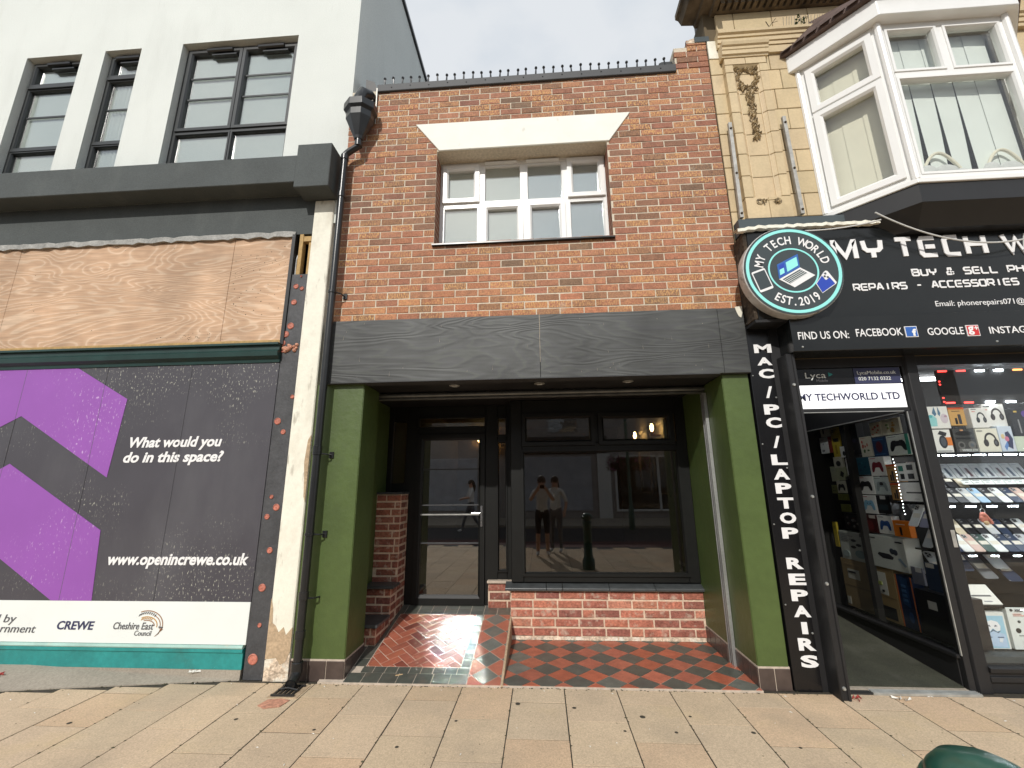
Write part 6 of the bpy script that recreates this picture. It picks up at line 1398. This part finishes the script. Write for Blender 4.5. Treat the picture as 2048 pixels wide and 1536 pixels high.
b=MB(); b.box(-16,20,-22,-15.5,0,3.0); b.box(-16,20,-22,-15.7,3.0,6.4)
b.build('wall',M('opp_brick'),OB)
sh_=MB()
for i in range(46): sh_.prism([(-15.46,.35+i*.055),(-15.44,.375+i*.055),(-15.46,.403+i*.055)],'x',.4,4.2)
sh_.build('shutter',M('opp_shutter'),OB)
MB().box(-1.0,5.0,-15.52,-15.40,3.05,3.85).build('fascia',M('anthracite'),OB); MB().box(4.5,5.1,-15.5,-15.38,0,3.0).build('pier',M('opp_white'),OB)
f_=MB(); frame(f_,0,4.2,.3,2.9,0,.1,.1); q=MB(); q.v=[(5.3+x,-15.40-y,z) for x,y,z in f_.v]; q.f=f_.f; q.c=f_.c; q.m=f_.m; q.box(7.3,7.4,-15.5,-15.4,.3,2.9); WFO=q.build('window_frame',M('opp_white'),OB,fix=False)
MB().box(5.35,9.45,-15.48,-15.46,.35,2.85).build('window_pane',M('glass_clear'),WFO); MB().box(5.35,9.45,-15.499,-15.49,.35,2.85).build('window_backing',M('interior_dark'),WFO)
f_=MB()
for i in range(6): f_.box(-14+i*5.4,-12.6+i*5.4,-15.72,-15.66,4.1,5.7)
f_.build('window',M('glass_house'),OB)
f_=MB()
for i in range(46): f_.prism([(-15.46,.35+i*.055),(-15.44,.375+i*.055),(-15.46,.403+i*.055)],'x',-6.5,-1.4)
f_.build('shutter',M('opp_shutter'),OB)
LPO=thing('lamp_post','dark lamp post across the street carrying two baskets of pink flowers','lamp post',(4.9,-10.0,0))
MB().lathe([(.10,0),(.10,.7),(.06,.8),(.05,4.8)],(4.9,-10.0,0),14).tube([(4.9,-10,4.8),(4.9,-9.8,5.2),(4.9,-9.2,5.3)],.035,8).tube([(4.45,-10,2.75),(5.35,-10,2.75)],.02,6).build('pole',M('bollard_green'),LPO,smooth=True)
MB().box(4.80,5.0,-9.3,-8.8,5.25,5.36).build('lantern',M('anthracite'),LPO,bevel=.02)
def basket(x,lab):
    t=thing('flower_basket',lab,'flower basket',(x,-10,2.1),'hanging flower baskets across the street')
    MB().lathe([(.05,2.05),(.16,2.12),(.20,2.28),(.18,2.28)],(x,-10,0),12).tube([(x,-10,2.28),(x,-10,2.75)],.006,5).build('basket',M('cable_black'),t,smooth=True)
    for nm,mt,n in (('foliage','leaf',260),('flowers','petal',220)):
        m=MB()
        for i in range(n):
            a=random.uniform(0,2*pi); r=.34*random.random()**.5; z=2.32+random.uniform(-.34,.20)*(1-.3*r); L=.05; px_,py_=x+r*cos(a),-10+r*sin(a); a2=random.uniform(0,6.3)
            m._mesh([(px_,py_,z),(px_+L*cos(a2)*.5,py_+.02,z+.03),(px_+L*cos(a2),py_+L*sin(a2),z+.02),(px_+L*.4,py_-.02,z-.02)],[(0,1,2,3)])
        m.build(nm,M(mt),t,fix=False)
basket(4.45,'pink flower basket hanging on the left arm of the lamp post across the street'); basket(5.35,'pink flower basket hanging on the right arm of the lamp post across the street')

def person(lab,loc,rot,J,cl,hair='hair_brown',long_hair=False,phone=False,grp=None):
    """one skinned body; J: joint name -> (x,y,z,radius); cl: clothing material by bone"""
    t=thing('person',lab,'person',loc,grp); t.rotation_euler=(0,0,rot)
    bones=[('pelvis','spine','top'),('spine','chest','top'),('chest','neck','top'),('neck','head','skin'),('head','crown','skin')]
    for s in 'LR':
        bones += [('chest','sh'+s,'top'),('sh'+s,'el'+s,'sleeve'),('el'+s,'wr'+s,'skin'),('wr'+s,'pa'+s,'skin'),('pelvis','hip'+s,'leg'),('hip'+s,'kn'+s,'leg'),('kn'+s,'an'+s,'shin'),('an'+s,'to'+s,'shoe')]
        for k in range(5): bones.append(('pa'+s if k else 'wr'+s,'f%d'%k+s,'skin'))
    J=dict(J)
    for s in 'LR':
        w=Vector(J['wr'+s][:3]); e=Vector(J['el'+s][:3]); d=(w-e).normalized(); sd=d.cross(Vector((0,1,0.2))).normalized()
        p=w+d*.07; J['pa'+s]=(*p,.030)
        for k in range(5):
            f=(p+d*(.075-.008*abs(k-2.5))+sd*(k-2.5)*.021) if k else (w+d*.055+sd*-.055); J['f%d'%k+s]=(*f,.009)
    names=list(J); me=bpy.data.meshes.new('body'); me.from_pydata([J[n][:3] for n in names],[(names.index(a),names.index(b_)) for a,b_,_ in bones],[])
    o=bpy.data.objects.new('tmp',me); COL.objects.link(o); sk=o.modifiers.new('s','SKIN'); sk.use_smooth_shade=True; o.modifiers.new('d','SUBSURF').levels=2
    o.modifiers['d'].render_levels=2
    for i,n in enumerate(names): me.skin_vertices[0].data[i].radius=(J[n][3],J[n][3]); me.skin_vertices[0].data[i].use_root=(n=='pelvis')
    bpy.context.view_layer.update()
    m2=bpy.data.meshes.new_from_object(o.evaluated_get(bpy.context.evaluated_depsgraph_get())); bpy.data.objects.remove(o)
    kinds=['skin','top','sleeve','leg','shin','shoe']; m2.materials.clear()
    for k in kinds: m2.materials.append(M(cl.get(k,'skin')))
    seg=[(Vector(J[a][:3]),Vector(J[b_][:3]),kinds.index(k)) for a,b_,k in bones]
    for p in m2.polygons:
        c=p.center; best=9; bi=0
        for a,b_,k in seg:
            ab=b_-a; tt=max(0,min(1,(c-a).dot(ab)/max(1e-9,ab.length_squared))); d=(c-(a+ab*tt)).length
            if d<best: best,bi=d,k
        p.material_index=bi; p.use_smooth=True
    ob=bpy.data.objects.new('body',m2); COL.objects.link(ob); ob.parent=t; ORG[t]=Vector((0,0,0))
    hx,hy,hz,_=J['head']
    h=MB(); h.ball((hx,hy-.018,hz+.045),.112,10,sc=(.86,.98,.98))
    if long_hair: h.tube([(hx,hy-.07,hz+.05),(hx,hy-.11,hz-.10),(hx,hy-.10,hz-.28)],[.07,.075,.03],9)
    h.build('hair',M(hair),t,smooth=True)
    fc=MB(); fc.ball((hx-.034,hy+.094,hz+.012),.011,6); fc.ball((hx+.034,hy+.094,hz+.012),.011,6); fc.build('eyes',M('cable_black'),t,smooth=True)
    n_=MB(); n_.tube([(hx,hy+.09,hz+.01),(hx,hy+.125,hz-.03),(hx,hy+.095,hz-.04)],[.008,.015,.008],7); n_.tube([(hx-.025,hy+.092,hz-.068),(hx,hy+.100,hz-.070),(hx+.025,hy+.092,hz-.068)],.007,6); n_.ball((hx-.088,hy,hz),.02,6,sc=(.5,1,1.5)); n_.ball((hx+.088,hy,hz),.02,6,sc=(.5,1,1.5)); n_.build('face_features',M('skin'),t,smooth=True)
    return t
ST=dict(pelvis=(0,0,.95,.125),spine=(0,.0,1.12,.115),chest=(0,0,1.32,.125),neck=(0,0,1.47,.052),head=(0,.015,1.60,.088),crown=(0,.01,1.70,.075),shL=(-.17,0,1.40,.062),shR=(.17,0,1.40,.062),
 hipL=(-.09,0,.88,.092),hipR=(.09,0,.88,.092),knL=(-.10,.01,.48,.058),knR=(.10,.01,.48,.058),anL=(-.11,-.02,.075,.040),anR=(.11,-.02,.075,.040),toL=(-.13,.13,.035,.035),toR=(.13,.13,.035,.035))
ph=person('person in a white top and black shorts holding up a phone to take the photograph',(1.80,-4.32,0),0,dict(ST,elL=(-.26,.13,1.20,.042),wrL=(-.11,.32,1.42,.030),elR=(.26,.13,1.20,.042),wrR=(.11,.32,1.42,.030)),dict(top='cloth_white',sleeve='cloth_white',leg='cloth_black',shin='skin',shoe='cloth_white'))
tag(MB().box(1.765,1.855,-3.875,-3.866,1.46,1.535).build('held_phone',M('black_gloss'),bevel=.003),'black phone held up by the photographer in the white top','phone')
person('person in a white top and dark trousers with long hair standing behind the photographer',(2.12,-4.85,0),.4,dict(ST,elL=(-.27,-.03,1.14,.042),wrL=(-.26,.12,.95,.030),elR=(.27,-.03,1.14,.042),wrR=(.27,.10,.93,.030)),dict(top='cloth_white',sleeve='cloth_white',leg='cloth_grey',shin='cloth_grey',shoe='cloth_white'),long_hair=True)
person('person in a white top and pale trousers walking across the street',(-.6,-8.6,0),1.2,dict(ST,elL=(-.26,.10,1.16,.042),wrL=(-.12,.28,1.10,.030),elR=(.26,.10,1.16,.042),wrR=(.14,.28,1.12,.030),knL=(-.10,.18,.50,.058),anL=(-.11,.28,.10,.040),toL=(-.12,.42,.08,.035),knR=(.10,-.10,.49,.058),anR=(.11,-.36,.12,.040),toR=(.12,-.26,.035,.035)),dict(top='cloth_white',sleeve='cloth_white',leg='cloth_grey',shin='cloth_grey',shoe='cloth_white'),long_hair=True)
